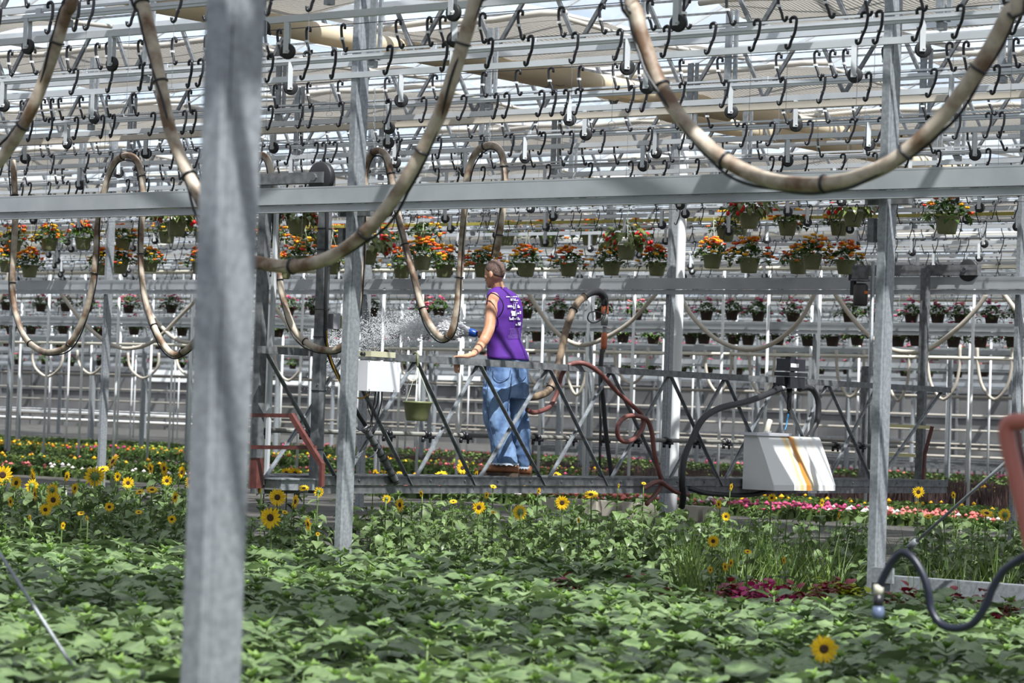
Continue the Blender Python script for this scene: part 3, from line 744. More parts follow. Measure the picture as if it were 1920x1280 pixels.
# hoses on the carriage
def hose(name, lab, pts, r, m, cat='hose', k=7, ties=0, cable=None, n=10, grp=None, tie_m=None):
    sp = spline(pts, k)
    t = empty(name, lab, cat, grp, loc=sp[0])
    b = MB(); b.tube(sp, r, n); wpart(b, 'tube', m, t, True)
    if cable:
        b = MB(); off = []
        for i, p in enumerate(sp):
            d = (sp[min(i + 1, len(sp) - 1)] - sp[max(i - 1, 0)]).normalized()
            a = d.cross(Vector((0, 1, 0))); 
            if a.length < 1e-3: a = Vector((1, 0, 0))
            a.normalize(); c2 = d.cross(a)
            ph = cable + 0.9 * math.sin(i * 0.16)
            wob = 1 + 0.5 * max(0, math.sin(i * 0.31))
            off.append(p + (a * math.cos(ph) - Vector((0, 1, 0)) * math.sin(ph) * 0.6 + c2 * 0) * (r * 1.12 * wob))
        b.tube(off, r * 0.22, 6); wpart(b, 'cable', BLACK, t, True)
    if ties:
        for i in range(ties):
            j = int((i + 0.6) * len(sp) / ties); j = min(j, len(sp) - 2)
            b = MB(); b.lathe([(r * 1.05, -0.005), (r * 1.28, -0.004), (r * 1.28, 0.004), (r * 1.05, 0.005)], sp[j], 12, (sp[j + 1] - sp[j])); wpart(b, 'cable_tie', BLACK, t, True)
    return t
hose('suction_hose', 'thick black hose arching from the dosing pump down to the left', [PP(1466, 727), PP(1440, 738, .1), PP(1400, 753, .12), PP(1350, 765, .14), PP(1318, 785, .16), PP(1298, 822, .16), PP(1283, 858, .16), PP(1279, 900, .16), PP(1281, 930, .12), PP(1278, 950, .05)], 0.032, BLACKR, n=12)
hose('outlet_hose', 'thick black hose curling from the dosing pump into the white tank', [PP(1499, 729), PP(1512, 726), PP(1525, 732), PP(1534, 752), PP(1533, 785), PP(1524, 805), PP(1515, 822, 0.12)], 0.03, BLACKR, n=12)
hose('red_hose', 'faded red hose draped over the top rail and coiled at its middle', [PP(988, 768, -.1), PP(1003, 773, -.1), PP(1030, 762, -.1), PP(1045, 735, -.08), PP(1052, 705, -.05), PP(1065, 686, 0), PP(1083, 680, .03), PP(1103, 684, .08), PP(1128, 702, .1), PP(1155, 732, .1), PP(1182, 757, .1), PP(1202, 776, .1), PP(1206, 798, .1), PP(1192, 820, .1), PP(1174, 828, .1), PP(1160, 820, .1), PP(1158, 800, .1), PP(1170, 783, .1), PP(1190, 779, .12), PP(1212, 786, .12), PP(1222, 810, .12), PP(1227, 850, .12), PP(1236, 885, .12), PP(1240, 905, .12), PP(1230, 925, .12), PP(1212, 945, .12)], 0.022, REDH, n=10)
hose('red_hose', 'short faded red hose crossing the deck edge below the coil', [PP(1208, 915, .13), PP(1225, 905, .13), PP(1240, 903, .15), PP(1252, 912, .15), PP(1268, 922, .13), PP(1290, 927, .05)], 0.022, REDH, n=10)
hose('deck_hose', 'black hose hanging under the deck left of the white tank', [PP(1290, 915, 0), PP(1330, 925, 0), PP(1400, 928, 0), PP(1440, 920, 0), PP(1455, 912, -.05)], 0.024, BLACKR)
fh = hose('feed_hose', 'dirty brown feed hose arching up behind the top rail to a black elbow', [PP(985, 745, -.3), PP(1010, 742, -.3), PP(1030, 730, -.3), PP(1042, 700, -.3), PP(1052, 660, -.3), PP(1064, 610, -.3), PP(1080, 572, -.3), PP(1097, 555, -.3)], 0.034, HOSEB, ties=2, n=12)
b = MB(); b.tube(spline([PP(1095, 556, -.3), PP(1108, 548, -.3), PP(1122, 547, -.3), PP(1132, 556, -.3), PP(1134, 572, -.3)], 6), 0.036, 12); wpart(b, 'elbow', BLACKR, fh, True)
b = MB(); b.lathe([(0.03, 0), (0.038, 0.02), (0.034, .1), (0.028, .12)], PP(1134, 590, -.3), 12); b.lathe([(0.024, 0), (0.03, 0.03), (0.03, .12), (0.024, .16)], PP(1132, 655, -.3), 12); wpart(b, 'fitting', BRASS, fh, True)
b = MB(); b.lathe([(0.032, 0), (0.036, 0.06), (0.03, .12)], PP(1133, 610, -.3), 12); b.tube([PP(1134, 612, -.3), PP(1131, 660, -.3)], 0.02, 8); wpart(b, 'coupling', GREYC, fh, True)
b = MB(); b.tube(spline([PP(1135, 580, -.26), PP(1128, 598, -.26), PP(1112, 605, -.26), PP(1102, 598, -.26), PP(1106, 586, -.26), PP(1120, 584, -.26), PP(1135, 590, -.26), PP(1138, 570, -.26), PP(1136, 560, -.26)], 5), 0.006, 6); wpart(b, 'cable', BLACK, fh, True)
b = MB(); b.tube(spline([PP(1129, 655, -.3), PP(1126, 700, -.3), PP(1131, 750, -.3), PP(1135, 800, -.3), PP(1141, 850, -.3), PP(1147, 893, -.3)], 5), 0.022, 10); b.tube([PP(1124, 700, -.3), PP(1126, 800, -.3), PP(1124, 893, -.3)], 0.012, 8); wpart(b, 'down_hose', BLACKR, fh, True)
# control box, small box, cable bundle
cb = empty('control_box', 'white control box on the top rail with dark cables below', 'box', loc=PP(705, 705, 0.12))
b = MB(); a_ = PP(671, 675, .17); c_ = PP(740, 735, .17); 
b.box((a_ + c_) / 2, 0.16, abs(uv(c_)[1] - uv(a_)[1]) * 0.86, abs(a_.z - c_.z)); wpart(b, 'housing', WHITEB, cb)
b = MB(); 
for (x, y) in ((692, 676), (738, 678), (738, 732), (692, 730)): b.lathe([(0.006, 0), (0.006, 0.004)], PP(x, y, 0.25), 6, RD)
wpart(b, 'screw', GREYC, cb)
b = MB()
for (x, pts) in enumerate(([(691, 733), (683, 745), (672, 746), (660, 738)], [(693, 733), (689, 760), (697, 785), (699, 800)], [(704, 733), (702, 752), (698, 772), (697, 792)], [(710, 733), (708, 755), (700, 775), (695, 800)], [(716, 733), (715, 755), (707, 785), (700, 812)], [(697, 780), (690, 800), (672, 808), (655, 808)], [(655, 770), (662, 790), (672, 805), (690, 812)])):
    if x == 0: continue
    b.tube(spline([PP(*q, .10) for q in pts], 5), 0.007 if x in (2, 3, 4) else 0.004, 6)
wpart(b, 'cables', BLACK, cb, True)
b = MB(); b.tube(spline([PP(*q, .10) for q in [(691, 735), (683, 745), (672, 746), (655, 740)]], 5), 0.006, 6); wpart(b, 'yellow_cable', mat('yellow_cable', (0.55, 0.28, 0.02), 0.5), cb, True)
sb = empty('switch_box', 'small beige switch box with a black knob on top of the white box', 'box', loc=PP(705, 664, 0.12))
b = MB(); a_ = PP(679, 657, .16); c_ = PP(732, 671, .16); b.box((a_ + c_) / 2 , 0.15, abs(uv(c_)[1] - uv(a_)[1]) * 0.86, abs(a_.z - c_.z) * .95); wpart(b, 'housing', BEIGE, sb)
b = MB(); a_ = PP(688, 664, .16); b.lathe([(0.018, 0), (0.018, 0.03)], W(uv(a_)[0], uv(c_)[1] - abs(uv(c_)[1] - uv(PP(679, 657, .16))[1]) * 0.93, a_.z), 10, -TD); wpart(b, 'knob', BLACK, sb, True)
mb2 = empty('junction_box', 'small grey junction box with a beige cover on the dark corner post', 'box', loc=PP(625, 602, 0.13))
b = MB(); a_ = PP(617, 588, .14); c_ = PP(630, 617, .14); b.box((a_ + c_) / 2, 0.09, abs(uv(c_)[1] - uv(a_)[1]), abs(a_.z - c_.z)); wpart(b, 'back_box', mat('lilac_grey', (0.30, 0.29, 0.32), 0.5), mb2)
b = MB(); b.box((a_ + c_) / 2 + TD * 0.09, 0.10, 0.07, abs(a_.z - c_.z) * 0.85); wpart(b, 'cover', BEIGE, mb2)
hose('power_cable', 'thick black cable tied along the dark corner post and down the lattice', [PP(613, 385, .16), PP(612, 450, .16), PP(611, 520, .16), PP(610, 600, .16), PP(611, 640, .16), PP(622, 680, .12), PP(640, 715, .08), PP(665, 765, .05), PP(690, 805, .05), PP(712, 840, .05), PP(732, 875, .05), PP(745, 903, .05)], 0.017, BLACKR)
hose('cable_wrap', 'bundle of dark cables wrapped round a lattice brace', [PP(683, 800, .06), PP(705, 835, .06), PP(722, 865, .06), PP(744, 905, .06)], 0.03, GALVD, ties=9)
hose('yellow_cable', 'thin yellow cable beside the dark corner post', [PP(613, 620, .18), PP(614, 650, .17), PP(622, 680, .14), PP(634, 708, .1), PP(645, 735, .06)], 0.006, MATS['yellow_cable'])
hose('loose_wire', 'thin loose wire looping under the control box', [PP(666, 858, .08), PP(690, 858, .08), PP(705, 848, .08), PP(709, 835, .07)], 0.004, WIRE)
# motor at the far trolley
mo = empty('drive_motor', 'black drive motor with a yellow sticker hanging at the far rail', 'motor', loc=PV(1612, 545, 26.9))
b = MB(); b.lathe([(0.07, 0), (0.082, 0.02), (0.082, 0.22), (0.06, 0.25)], PV(1613, 573, 26.85), 16); wpart(b, 'housing', mat('dark_motor_paint', (0.05, 0.045, 0.045), 0.5), mo, True)
b = MB(); b.lathe([(0.11, 0), (0.11, 0.02)], PV(1613, 527, 26.85), 16); b.box(PV(1613, 510, 26.85), 0.15, 0.12, 0.15); wpart(b, 'gearbox', GALVD, mo)
b = MB(); b.box(PV(1600, 535, 26.85), 0.05, 0.05, 0.22); b.box(PV(1598, 520, 26.85), 0.07, 0.05, 0.07); wpart(b, 'terminal_box', BLACK, mo)
b = MB(); b.box(PV(1624, 548, 26.75), 0.03, 0.02, 0.03); wpart(b, 'sticker', ORANGE, mo)
mo2 = PV(1635, 600, 26.9)
b = MB(); b.tube([PV(1637, 490, 26.9), PV(1629, 880, 26.9)], 0.022, 8); tag(b.build('drive_shaft', GALV, smooth=True), 'thin bright vertical tube beside the right column', 'tube')
# low gutter on the left under deck
b = MB(); a_ = PP(512, 897, .1); c_ = PP(575, 918, .1); b.box((a_ + c_) / 2, 0.18, abs(uv(c_)[1] - uv(a_)[1]), abs(a_.z - c_.z)); b.box((a_ + c_) / 2 + ZD * abs(a_.z - c_.z) * .5, 0.22, abs(uv(c_)[1] - uv(a_)[1]) + .04, 0.012)
tag(b.build('drip_trough', GALV), 'small grey trough under the left end of the walkway', 'trough')

# ------------------------------------------------------------------ festoon hoses
def pv(lst, v): return [PV(x, y, v) for x, y in lst]
def top_to(p, z): return Vector((p.x, p.y, z))
FT = MB(); FT.box(W(-10, 9.0, 4.05), 30, 0.05, 0.07); tag(FT.build('festoon_track', ALU), 'track above the near hanging hoses', 'rail')
hose('festoon_hose', 'weathered hose with a dark cable hanging at the top left corner', [top_to(PV(150, -60, 9), 4.0), PV(137, -20, 9), PV(124, 25, 9), PV(100, 100, 9), PV(66, 190, 9), PV(28, 260, 9), PV(-12, 312, 9), PV(-70, 345, 9)], 0.030, HOSE, ties=4, cable=2.6, n=14, k=8)
hose('festoon_hose', 'weathered hose loop running behind the blurred column, lowest at left centre', [top_to(PV(255, -80, 9), 4.0)] + pv([(264, -30), (272, 20), (288, 90), (303, 165), (318, 240), (345, 310), (372, 365), (402, 425), (445, 478), (492, 494), (540, 499), (590, 493), (645, 468), (700, 420), (745, 362), (785, 295), (822, 220), (850, 140), (876, 55), (892, -5), (905, -60)], 9) + [top_to(PV(915, -110, 9), 4.0)], 0.030, HOSE, ties=9, cable=2.4, n=14, k=6)
hose('festoon_hose', 'big weathered hose loop sagging across the upper right', [top_to(PV(1178, -80, 9), 4.0)] + pv([(1183, -30), (1192, 20), (1206, 75), (1230, 140), (1262, 200), (1305, 253), (1360, 300), (1425, 332), (1490, 345), (1555, 344), (1610, 332), (1670, 305), (1725, 262), (1775, 210), (1820, 150), (1860, 85), (1893, 20), (1912, -30)], 9) + [top_to(PV(1925, -90, 9), 4.0)], 0.030, HOSE, ties=7, cable=2.9, n=14, k=6)
V2 = 16.35
def chain(px, y0, y1, v, par):
    b = MB(); a = PV(px, y0, v); c = PV(px, y1, v); n = max(3, int((a.z - c.z) / 0.035))
    for i in range(n):
        p = a.lerp(c, (i + .5) / n); ax = RD if i % 2 else TD
        b.tube([p + ax * 0.008 * math.cos(t) + ZD * 0.02 * math.sin(t) for t in [q * math.pi / 3 for q in range(7)]], 0.0025, 4)
    wpart(b, 'chain', GALV, par)
h = hose('festoon_hose', 'slim hose hanging in a deep loop at the far left', pv([(24, 300), (27, 345), (29, 400), (26, 470), (23, 530), (28, 580), (45, 630), (75, 657), (103, 659), (130, 645), (155, 600), (172, 540), (180, 470), (183, 420), (192, 370), (205, 325), (218, 300), (238, 291), (256, 300), (266, 330), (268, 385), (264, 440), (264, 500), (272, 560), (288, 610), (308, 648), (328, 665), (350, 655), (372, 630), (388, 590), (398, 530)], V2), 0.0265, HOSE, ties=12, cable=2.8, n=12, k=5)
h = hose('festoon_hose', 'hose arch hanging between the blurred column and the grey column', pv([(470, 330), (482, 297), (494, 291), (506, 310), (513, 360), (517, 430), (521, 500), (531, 560), (549, 612), (572, 640), (605, 655), (640, 650), (668, 600), (680, 480), (684, 380), (686, 320), (694, 292), (709, 282), (724, 292), (733, 325), (741, 375), (751, 425), (765, 480), (779, 530), (792, 578), (808, 612), (829, 634), (846, 622), (856, 580), (862, 520), (867, 440), (872, 380), (876, 330), (890, 290), (908, 274), (928, 274), (941, 290), (946, 330), (944, 380), (936, 440), (929, 480)], V2), 0.0265, HOSE, ties=16, cable=2.7, n=12, k=5)
chain(702, 165, 283, V2, h); chain(918, 225, 272, V2, h)
# far festoons
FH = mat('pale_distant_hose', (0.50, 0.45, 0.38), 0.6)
far_l = [([(-40, 640), (0, 560), (20, 500)], 34), ([(112, 546), (140, 585), (178, 625), (225, 652), (270, 648), (300, 630), (340, 590), (370, 560)], 34), ([(256, 545), (285, 592), (330, 636), (375, 640), (420, 615)], 34), ([(497, 555), (530, 595), (560, 640), (600, 660)], 34),
         ([(985, 540), (1010, 580), (1040, 620), (1080, 645), (1120, 640), (1180, 605), (1232, 548)], 34), ([(1278, 560), (1300, 595), (1345, 637), (1400, 655), (1450, 643), (1500, 600), (1530, 545)], 34), ([(1562, 545), (1590, 585), (1620, 620), (1660, 650), (1700, 660), (1740, 655), (1790, 620), (1830, 580), (1852, 548)], 34), ([(1880, 548), (1900, 575), (1925, 610)], 34)]
for (x0, x1, y0, y1) in ((60, 118, 660, 703), (145, 196, 660, 698), (240, 298, 665, 706), (330, 388, 660, 703), (515, 566, 660, 710), (590, 640, 660, 706), (750, 800, 655, 712), (985, 1030, 660, 716), (1062, 1100, 655, 738), (1152, 1215, 655, 716), (1322, 1372, 660, 733), (1405, 1452, 660, 738), (1568, 1620, 660, 741), (1662, 1705, 660, 748), (1738, 1800, 650, 746), (1832, 1898, 650, 746)):
    far_l.append(([(x0, y0 - 4), (x0 + (x1 - x0) * .03, y0 + (y1 - y0) * .4), (x0 + (x1 - x0) * .16, y0 + (y1 - y0) * .78), (x0 + (x1 - x0) * .5, y1 + 3), (x0 + (x1 - x0) * .84, y0 + (y1 - y0) * .78), (x0 + (x1 - x0) * .98, y0 + (y1 - y0) * .4), (x1, y0 - 4)], 44))
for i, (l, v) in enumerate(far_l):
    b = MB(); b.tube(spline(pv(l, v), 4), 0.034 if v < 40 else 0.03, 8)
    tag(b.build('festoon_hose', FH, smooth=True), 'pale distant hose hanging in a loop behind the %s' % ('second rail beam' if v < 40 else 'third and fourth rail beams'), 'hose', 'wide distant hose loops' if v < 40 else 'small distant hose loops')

# ------------------------------------------------------------------ near objects
b = MB(); a_ = W(-9.30, 15.80, 0.29); uL, uR = -9.30, -5.5
b.box(W((uL + uR) / 2, 15.82, 0.275), uR - uL, 0.012, 0.14); b.box(W((uL + uR) / 2, 15.86, 0.345), uR - uL, 0.07, 0.008); b.box(W(-9.2, 15.78, 0.35), 0.16, 0.03, 0.1)
tag(b.build('kick_board', GALV), 'low galvanised steel board beside the foot of the right column', 'board')
br = empty('brace_rod', 'thin galvanised brace rod rising to the right from the low board', 'rod', loc=PV(1655, 1072, 15.6))
b = MB(); b.tube([PV(1655, 1072, 15.6), PV(1712, 1020, 15.6)], 0.005, 6); b.tube([PV(1712, 1020, 15.6), PV(2000, 765, 15.6)], 0.011, 8); wpart(b, 'rod', GALV, br, True)
b = MB(); b.tube([PV(1704, 1026, 15.6), PV(1718, 1014, 15.6)], 0.022, 8); wpart(b, 'turnbuckle', GALV, br, True)
b = MB(); b.tube([PV(-60, 955, 7.2), PV(0, 1038, 7.2), PV(185, 1325, 7.2)], 0.0075, 8); tag(b.build('brace_rod', GALV, smooth=True), 'blurred grey brace rod crossing the lower left corner', 'rod')
rf = empty('hand_frame', 'blurred red painted tube frame at the right edge', 'frame', loc=PV(1890, 800, 6.6))
b = MB(); b.tube(spline(pv([(2020, 800), (1960, 793), (1905, 790), (1888, 800), (1890, 830), (1904, 890), (1925, 980), (1950, 1090)], 6.6), 6), 0.022, 12); wpart(b, 'outer_tube', mat('faded_red_tube', (0.42, 0.13, 0.10), 0.45), rf, True)
b = MB(); b.tube(pv([(1905, 800), (1912, 850), (1935, 960)], 6.8), 0.014, 10); wpart(b, 'inner_tube', REDP, rf, True)
nh = hose('drip_hose', 'blurred black hose with a grey end looping over the leaves at lower right', pv([(1648, 1100), (1660, 1075), (1675, 1050), (1692, 1036), (1710, 1045), (1728, 1072), (1740, 1105), (1745, 1140), (1762, 1168), (1790, 1178), (1822, 1170), (1845, 1140), (1862, 1100), (1882, 1070), (1910, 1050), (1950, 1025)], 8.6), 0.0145, HOSEBL, n=12)
b = MB(); b.lathe([(0.019, 0), (0.023, .02), (0.019, .045)], PV(1646, 1160, 8.6), 12); wpart(b, 'end_cap', mat('blue_grey_cap', (0.10, 0.13, 0.22), 0.4), nh, True)
b = MB(); b.lathe([(0.018, 0), (0.018, .05)], PV(1646, 1140, 8.6), 12); wpart(b, 'black_collar', BLACK, nh, True)
b = MB(); b.lathe([(0.017, 0), (0.017, .035)], PV(1647, 1114, 8.6), 12); wpart(b, 'white_collar', CREAMP, nh, True)
# pot on the rail
def pot_mesh(w, h=None, n=22):
    r = w / 2; h = h or w * 0.70; m = MB()
    m.lathe([(r * .68, -h), (r * .72, -h * .97), (r * .76, -h * .82), (r * .775, -h * .8), (r * .90, -h * .30), (r * .94, -h * .28), (r * .95, -h * .10), (r * 1.0, -h * .09), (r, 0), (r * .95, 0), (r * .90, -h * .15), (r * .86, -h * .2), (0.001, -h * .2)], Vector((0, 0, 0)), n, cap=True)
    return m
pp = PP(783, 752, 0.10)
ep = empty('hanging_pot', 'empty olive green pot hooked over the top rail of the walkway', 'pot', loc=pp)
m = MB(); r_ = 0.125; h_ = 0.165
m.lathe([(r_ * .68, -h_), (r_ * .72, -h_ * .97), (r_ * .76, -h_ * .84), (r_ * .775, -h_ * .82), (r_ * .90, -h_ * .25), (r_ * .94, -h_ * .23), (r_ * .95, -h_ * .12), (r_ * 1.0, -h_ * .11), (r_, 0), (r_ * .95, 0), (r_ * .9, -h_ * .2), (r_ * .64, -h_ * .95), (0.001, -h_ * .95)], Vector((0, 0, 0)), 28)
m.build('pot', POTG, ep, True)
b = MB(); tp = PP(783, 688, 0.05)
for a in (0.4, 2.5, 4.6): b.tube([Vector((r_ * .97 * math.cos(a), r_ * .97 * math.sin(a), 0)), tp - pp], 0.0028, 5)
b.build('hanger', STRING, ep)
b = MB(); b.tube(spline([tp - pp, PP(783, 672, .05) - pp, PP(783, 664, .03) - pp, PP(779, 660, 0) - pp, PP(775, 664, -.04) - pp], 5), 0.008, 8); b.build('hook', POTG, ep, True)

# ------------------------------------------------------------------ the man
YM = 24.75
SC = F_PX / YM
def M(px, py, d=0.0): return P(px, py, YM + d)
man = empty('person', 'man in a purple sleeveless shirt and blue jeans watering from the walkway', 'person', loc=M(950, 893))
SDIR = Vector((0.72, 0.70, 0)).normalized(); FDIR = Vector((-0.70, 0.72, 0)).normalized()
def ring(c, a, b, n=24, A=SDIR, B=FDIR, tilt=None, sq=2.0):
    out = []
    for j in range(n):
        th = 2 * math.pi * j / n; cx, sx_ = math.cos(th), math.sin(th)
        e = 2 / sq
        out.append(c + A * (a * math.copysign(abs(cx) ** e, cx)) + B * (b * math.copysign(abs(sx_) ** e, sx_)))
    return out
# torso profile: (py, left px, right px)
TOR = [(541, 926, 950), (546, 919, 961), (553, 914.5, 970), (562, 913.5, 976), (575, 913, 979), (592, 913, 979), (605, 913.5, 977.5), (620, 914, 975.5), (635, 914.5, 975.5), (648, 915.5, 981), (660, 916, 986), (674, 916.5, 991)]
def tor_ring(py, x0, x1, grow=0.0, n=28):
    hw = (x1 - x0) / 2 / SC + grow
    k = hw / math.hypot(0.72, 0.62 * 0.70)
    return ring(M((x0 + x1) / 2, py, 0.02), k, k * 0.62, n, sq=2.25)
body = MB()
body.rings([tor_ring(py, x0, x1, -0.012) for (py, x0, x1) in TOR][::-1])
# neck and head
def limb(mb_, pts, rad, n=12):
    mb_.tube(spline(pts, 4), list(np.interp(np.linspace(0, len(pts) - 1, (len(pts) - 1) * 4 + 1), range(len(pts)), rad)), n)
limb(body, [M(938, 552, .03), M(933, 538, .02), M(930, 524, .01)], [0.070, 0.058, 0.058])
HF = Vector((-0.80, 0.60, -0.12)).normalized(); HS = Vector((HF.y, -HF.x, 0)).normalized() * 1.0; HU = HS.cross(HF).normalized()
HC = M(928, 509, 0.0)
if HU.z < 0: HU = -HU
body.ball(HC, 0.098, 0.078, 0.104, 20, 14, HF, HS, HU)
body.ball(HC + HF * 0.035 - HU * 0.065, 0.062, 0.058, 0.070, 16, 12, HF, HS, HU)       # jaw
body.ball(HC + HF * 0.072 - HU * 0.118, 0.024, 0.026, 0.022, 10, 8, HF, HS, HU)        # chin
body.ball(HC + HF * 0.090 - HU * 0.050, 0.020, 0.014, 0.030, 10, 8, HF, HS, HU)        # nose
body.ball(HC + HF * 0.104 - HU * 0.066, 0.013, 0.014, 0.011, 10, 8, HF, HS, HU)
body.ball(HC + HF * 0.078 - HU * 0.015, 0.022, 0.052, 0.014, 10, 8, HF, HS, HU)        # brow
for s_ in (1, -1):
    e = HC + HS * (0.080 * s_) - HU * 0.035 - HF * 0.008
    body.ball(e, 0.020, 0.010, 0.033, 10, 8, HF, (HS * s_ - HF * 0.5).normalized(), HU)
    body.ball(HC + HF * 0.055 + HS * 0.045 * s_ - HU * 0.045, 0.026, 0.022, 0.024, 10, 8, HF, HS, HU)  # cheeks
# shoulders and arms: LEFT arm (image left) reaches the top rail
LS = M(924, 561, -0.08)
body.ball(M(926.5, 562, -0.09), 0.064, 0.058, 0.070, 14, 10)
WR = PU(887, 664, UC - 0.03)
limb(body, [LS, M(921, 585, -0.14), M(919, 605, -0.20), M(916, 620, -0.25), M(908, 637, -0.30), M(898, 652, -0.36), WR], [0.062, 0.056, 0.050, 0.050, 0.047, 0.038, 0.027])
# right arm, far side, holding the nozzle in front of the belly
RS = M(957, 562, 0.13)
body.ball(RS, 0.055, 0.052, 0.06, 14, 10)
NZ0 = M(903, 628, 0.02)
limb(body, [RS, M(958, 590, 0.20), M(952, 616, 0.33), M(934, 628, 0.24), M(918, 630, 0.12), M(909, 630, 0.06)], [0.058, 0.052, 0.046, 0.042, 0.036, 0.028])
# hands
def finger(mb_, pts, r0=0.0095, r1=0.0072):
    sp = spline(pts, 4); mb_.tube(sp, list(np.linspace(r0, r1, len(sp))), 8); mb_.ball(sp[-1], r1, n=8, m=6)
K = [PU(870 - i * 3.2, 668 + i * 0.4, UC - 0.045 + i * 0.012) for i in range(4)]       # knuckles on the rail
kc = sum(K, Vector()) / 4
topz = ZT + 0.029
palm = []
for t_, hw_, hh in ((-0.25, 0.026, 0.026), (0, 0.028, 0.026), (0.35, 0.035, 0.024), (0.75, 0.042, 0.021), (1.0, 0.040, 0.016)):
    c = WR.lerp(kc, t_); c.z = WR.z + (topz + 0.018 - WR.z) * max(0, min(1, t_ * 1.5))
    a = TD; palm.append([c + a * hw_ * math.cos(q) + ZD * hh * math.sin(q) for q in [2 * math.pi * j / 12 for j in range(12)]])
for q in range(7):
    t_ = q / 6; c = WR.lerp(kc, t_); c.z = WR.z + (topz + 0.016 - WR.z) * min(1, t_ * 1.4)
    body.ball(c, 0.030, 0.027 + 0.014 * min(1, t_ * 1.5), 0.024 - 0.008 * t_, 12, 8, RD, TD, ZD)
dirh = (kc - WR); dirh.z = 0; dirh.normalize()
for i, L in enumerate((0.9, 1.0, 0.96, 0.78)):
    k0 = kc + TD * (0.030 - 0.020 * i); k0.z = topz + 0.012
    c1 = k0 + dirh * 0.030 * L; c1.z = topz + 0.006
    # the fingers fold down behind the rail
    edge = W(UC - 0.045 - 0.006 * i, uv(c1)[1], topz - 0.02)
    tip = W(UC - 0.040, uv(c1)[1] - 0.012, ZT - 0.055 - 0.045 * L)
    finger(body, [k0 - dirh * 0.02, k0, edge + ZD * 0.028, edge - ZD * 0.02, tip])
tb = kc + TD * 0.02 - dirh * 0.055; tb.z = topz + 0.010
finger(body, [tb - dirh * 0.015, tb + TD * 0.022, tb + TD * 0.040 + dirh * 0.028 - ZD * 0.004, tb + TD * 0.044 + dirh * 0.050 - ZD * 0.006], 0.011, 0.008)
# right hand around the nozzle handle
ND = (M(878, 622, 0.06) - M(905, 630, 0.03)).normalized()
NC = M(905, 629.5, 0.03)
HP = M(909, 630, 0.06)
body.ball(HP + ND * 0.03, 0.045, 0.022, 0.036, 12, 8, ND, ND.cross(ZD), ZD)
for i in range(4):
    c = NC + ND * (0.035 - 0.020 * i)
    n1 = ND.cross(ZD).normalized()
    finger(body, [c + n1 * 0.03 + ZD * 0.008, c + ZD * 0.030 + n1 * .008, c + ZD * 0.022 - n1 * 0.022, c - ZD * 0.004 - n1 * 0.030, c - ZD * 0.022 - n1 * 0.016])
finger(body, [NC + ND * -0.02 + ZD * 0.02, NC + ND * 0.015 + ZD * 0.032, NC + ND * 0.045 + ZD * 0.030])
bo = wpart(body, 'body', SKIN, man, True)
rm = bo.modifiers.new('union', 'REMESH'); rm.mode = 'VOXEL'; rm.voxel_size = 0.0055; rm.use_smooth_shade = True
sm = bo.modifiers.new('smooth', 'SMOOTH'); sm.factor = 0.5; sm.iterations = 3
# hair cap: close crop over skull
hb = MB(); n = 28; rsl = []
for i in range(13):
    ph = math.pi * (0.01 + 0.62 * i / 12)
    rr = []
    for j in range(n):
        th = 2 * math.pi * j / n
        f = math.cos(th)
        lim = 0.31 + (0.53 - 0.31) * min(1, max(0, (1 - f) / 1.0)) if f > 0 else 0.53 + (0.70 - 0.53) * (-f) ** 0.7
        phh = math.pi * (0.01 + lim * i / 12)
        k_ = 1.05 - 0.045 * (i / 12) ** 3
        rr.append(HC + HF * (0.098 * k_ * math.sin(phh) * math.cos(th)) + HS * (0.078 * k_ * math.sin(phh) * math.sin(th)) + HU * (0.104 * k_ * math.cos(phh)))
    rsl.append(rr)
hb.rings(rsl); wpart(hb, 'hair', HAIR, man, True)
for s_ in (1, -1):
    b = MB(); b.ball(HC + HF * 0.086 + HS * 0.030 * s_ - HU * 0.030, 0.011, 0.013, 0.010, 10, 8, HF, HS, HU); wpart(b, 'eye', EYE, man, True)
    b = MB(); b.ball(HC + HF * 0.098 + HS * 0.030 * s_ - HU * 0.008, 0.005, 0.020, 0.004, 8, 6, HF, HS, HU); wpart(b, 'eyebrow', DARKB, man, True)
b = MB(); b.ball(HC + HF * 0.092 - HU * 0.092, 0.008, 0.022, 0.006, 10, 6, HF, HS, HU); wpart(b, 'mouth', LIP, man, True)
# shirt
sh = MB(); R_ = [tor_ring(py, x0, x1, 0.004, 40) for (py, x0, x1) in TOR]
R2 = []
for i in range(len(R_) - 1):
    for q in range(3):
        t_ = q / 3
        rr = [a.lerp(c, t_) for a, c in zip(R_[i], R_[i + 1])]
        k_ = (i * 3 + q)
        if k_ > 15:
            am = 0.0022 * (k_ - 15) / 4
            rr = [p + (p - M(948, 620, .02)).normalized().xyz * am * math.sin(j * 0.85 + k_ * 0.45) for j, p in enumerate(rr)]
        R2.append(rr)
R2.append(R_[-1])
col = [p + ZD * 0.012 + (M(937, 540, .02) - p) * 0.10 for p in R2[0]]
sh.rings([col] + R2, cap=False)
wpart(sh, 'shirt', SHIRT, man, True)
so = man.children[-1]; dsp = so.modifiers.new('folds', 'DISPLACE'); txs = bpy.data.textures.new('shirt_folds', 'CLOUDS'); txs.noise_scale = 0.13; dsp.texture = txs; dsp.strength = 0.022; dsp.mid_level = 0.5; sol = so.modifiers.new('thickness', 'SOLIDIFY'); sol.thickness = 0.004; sol.offset = 1
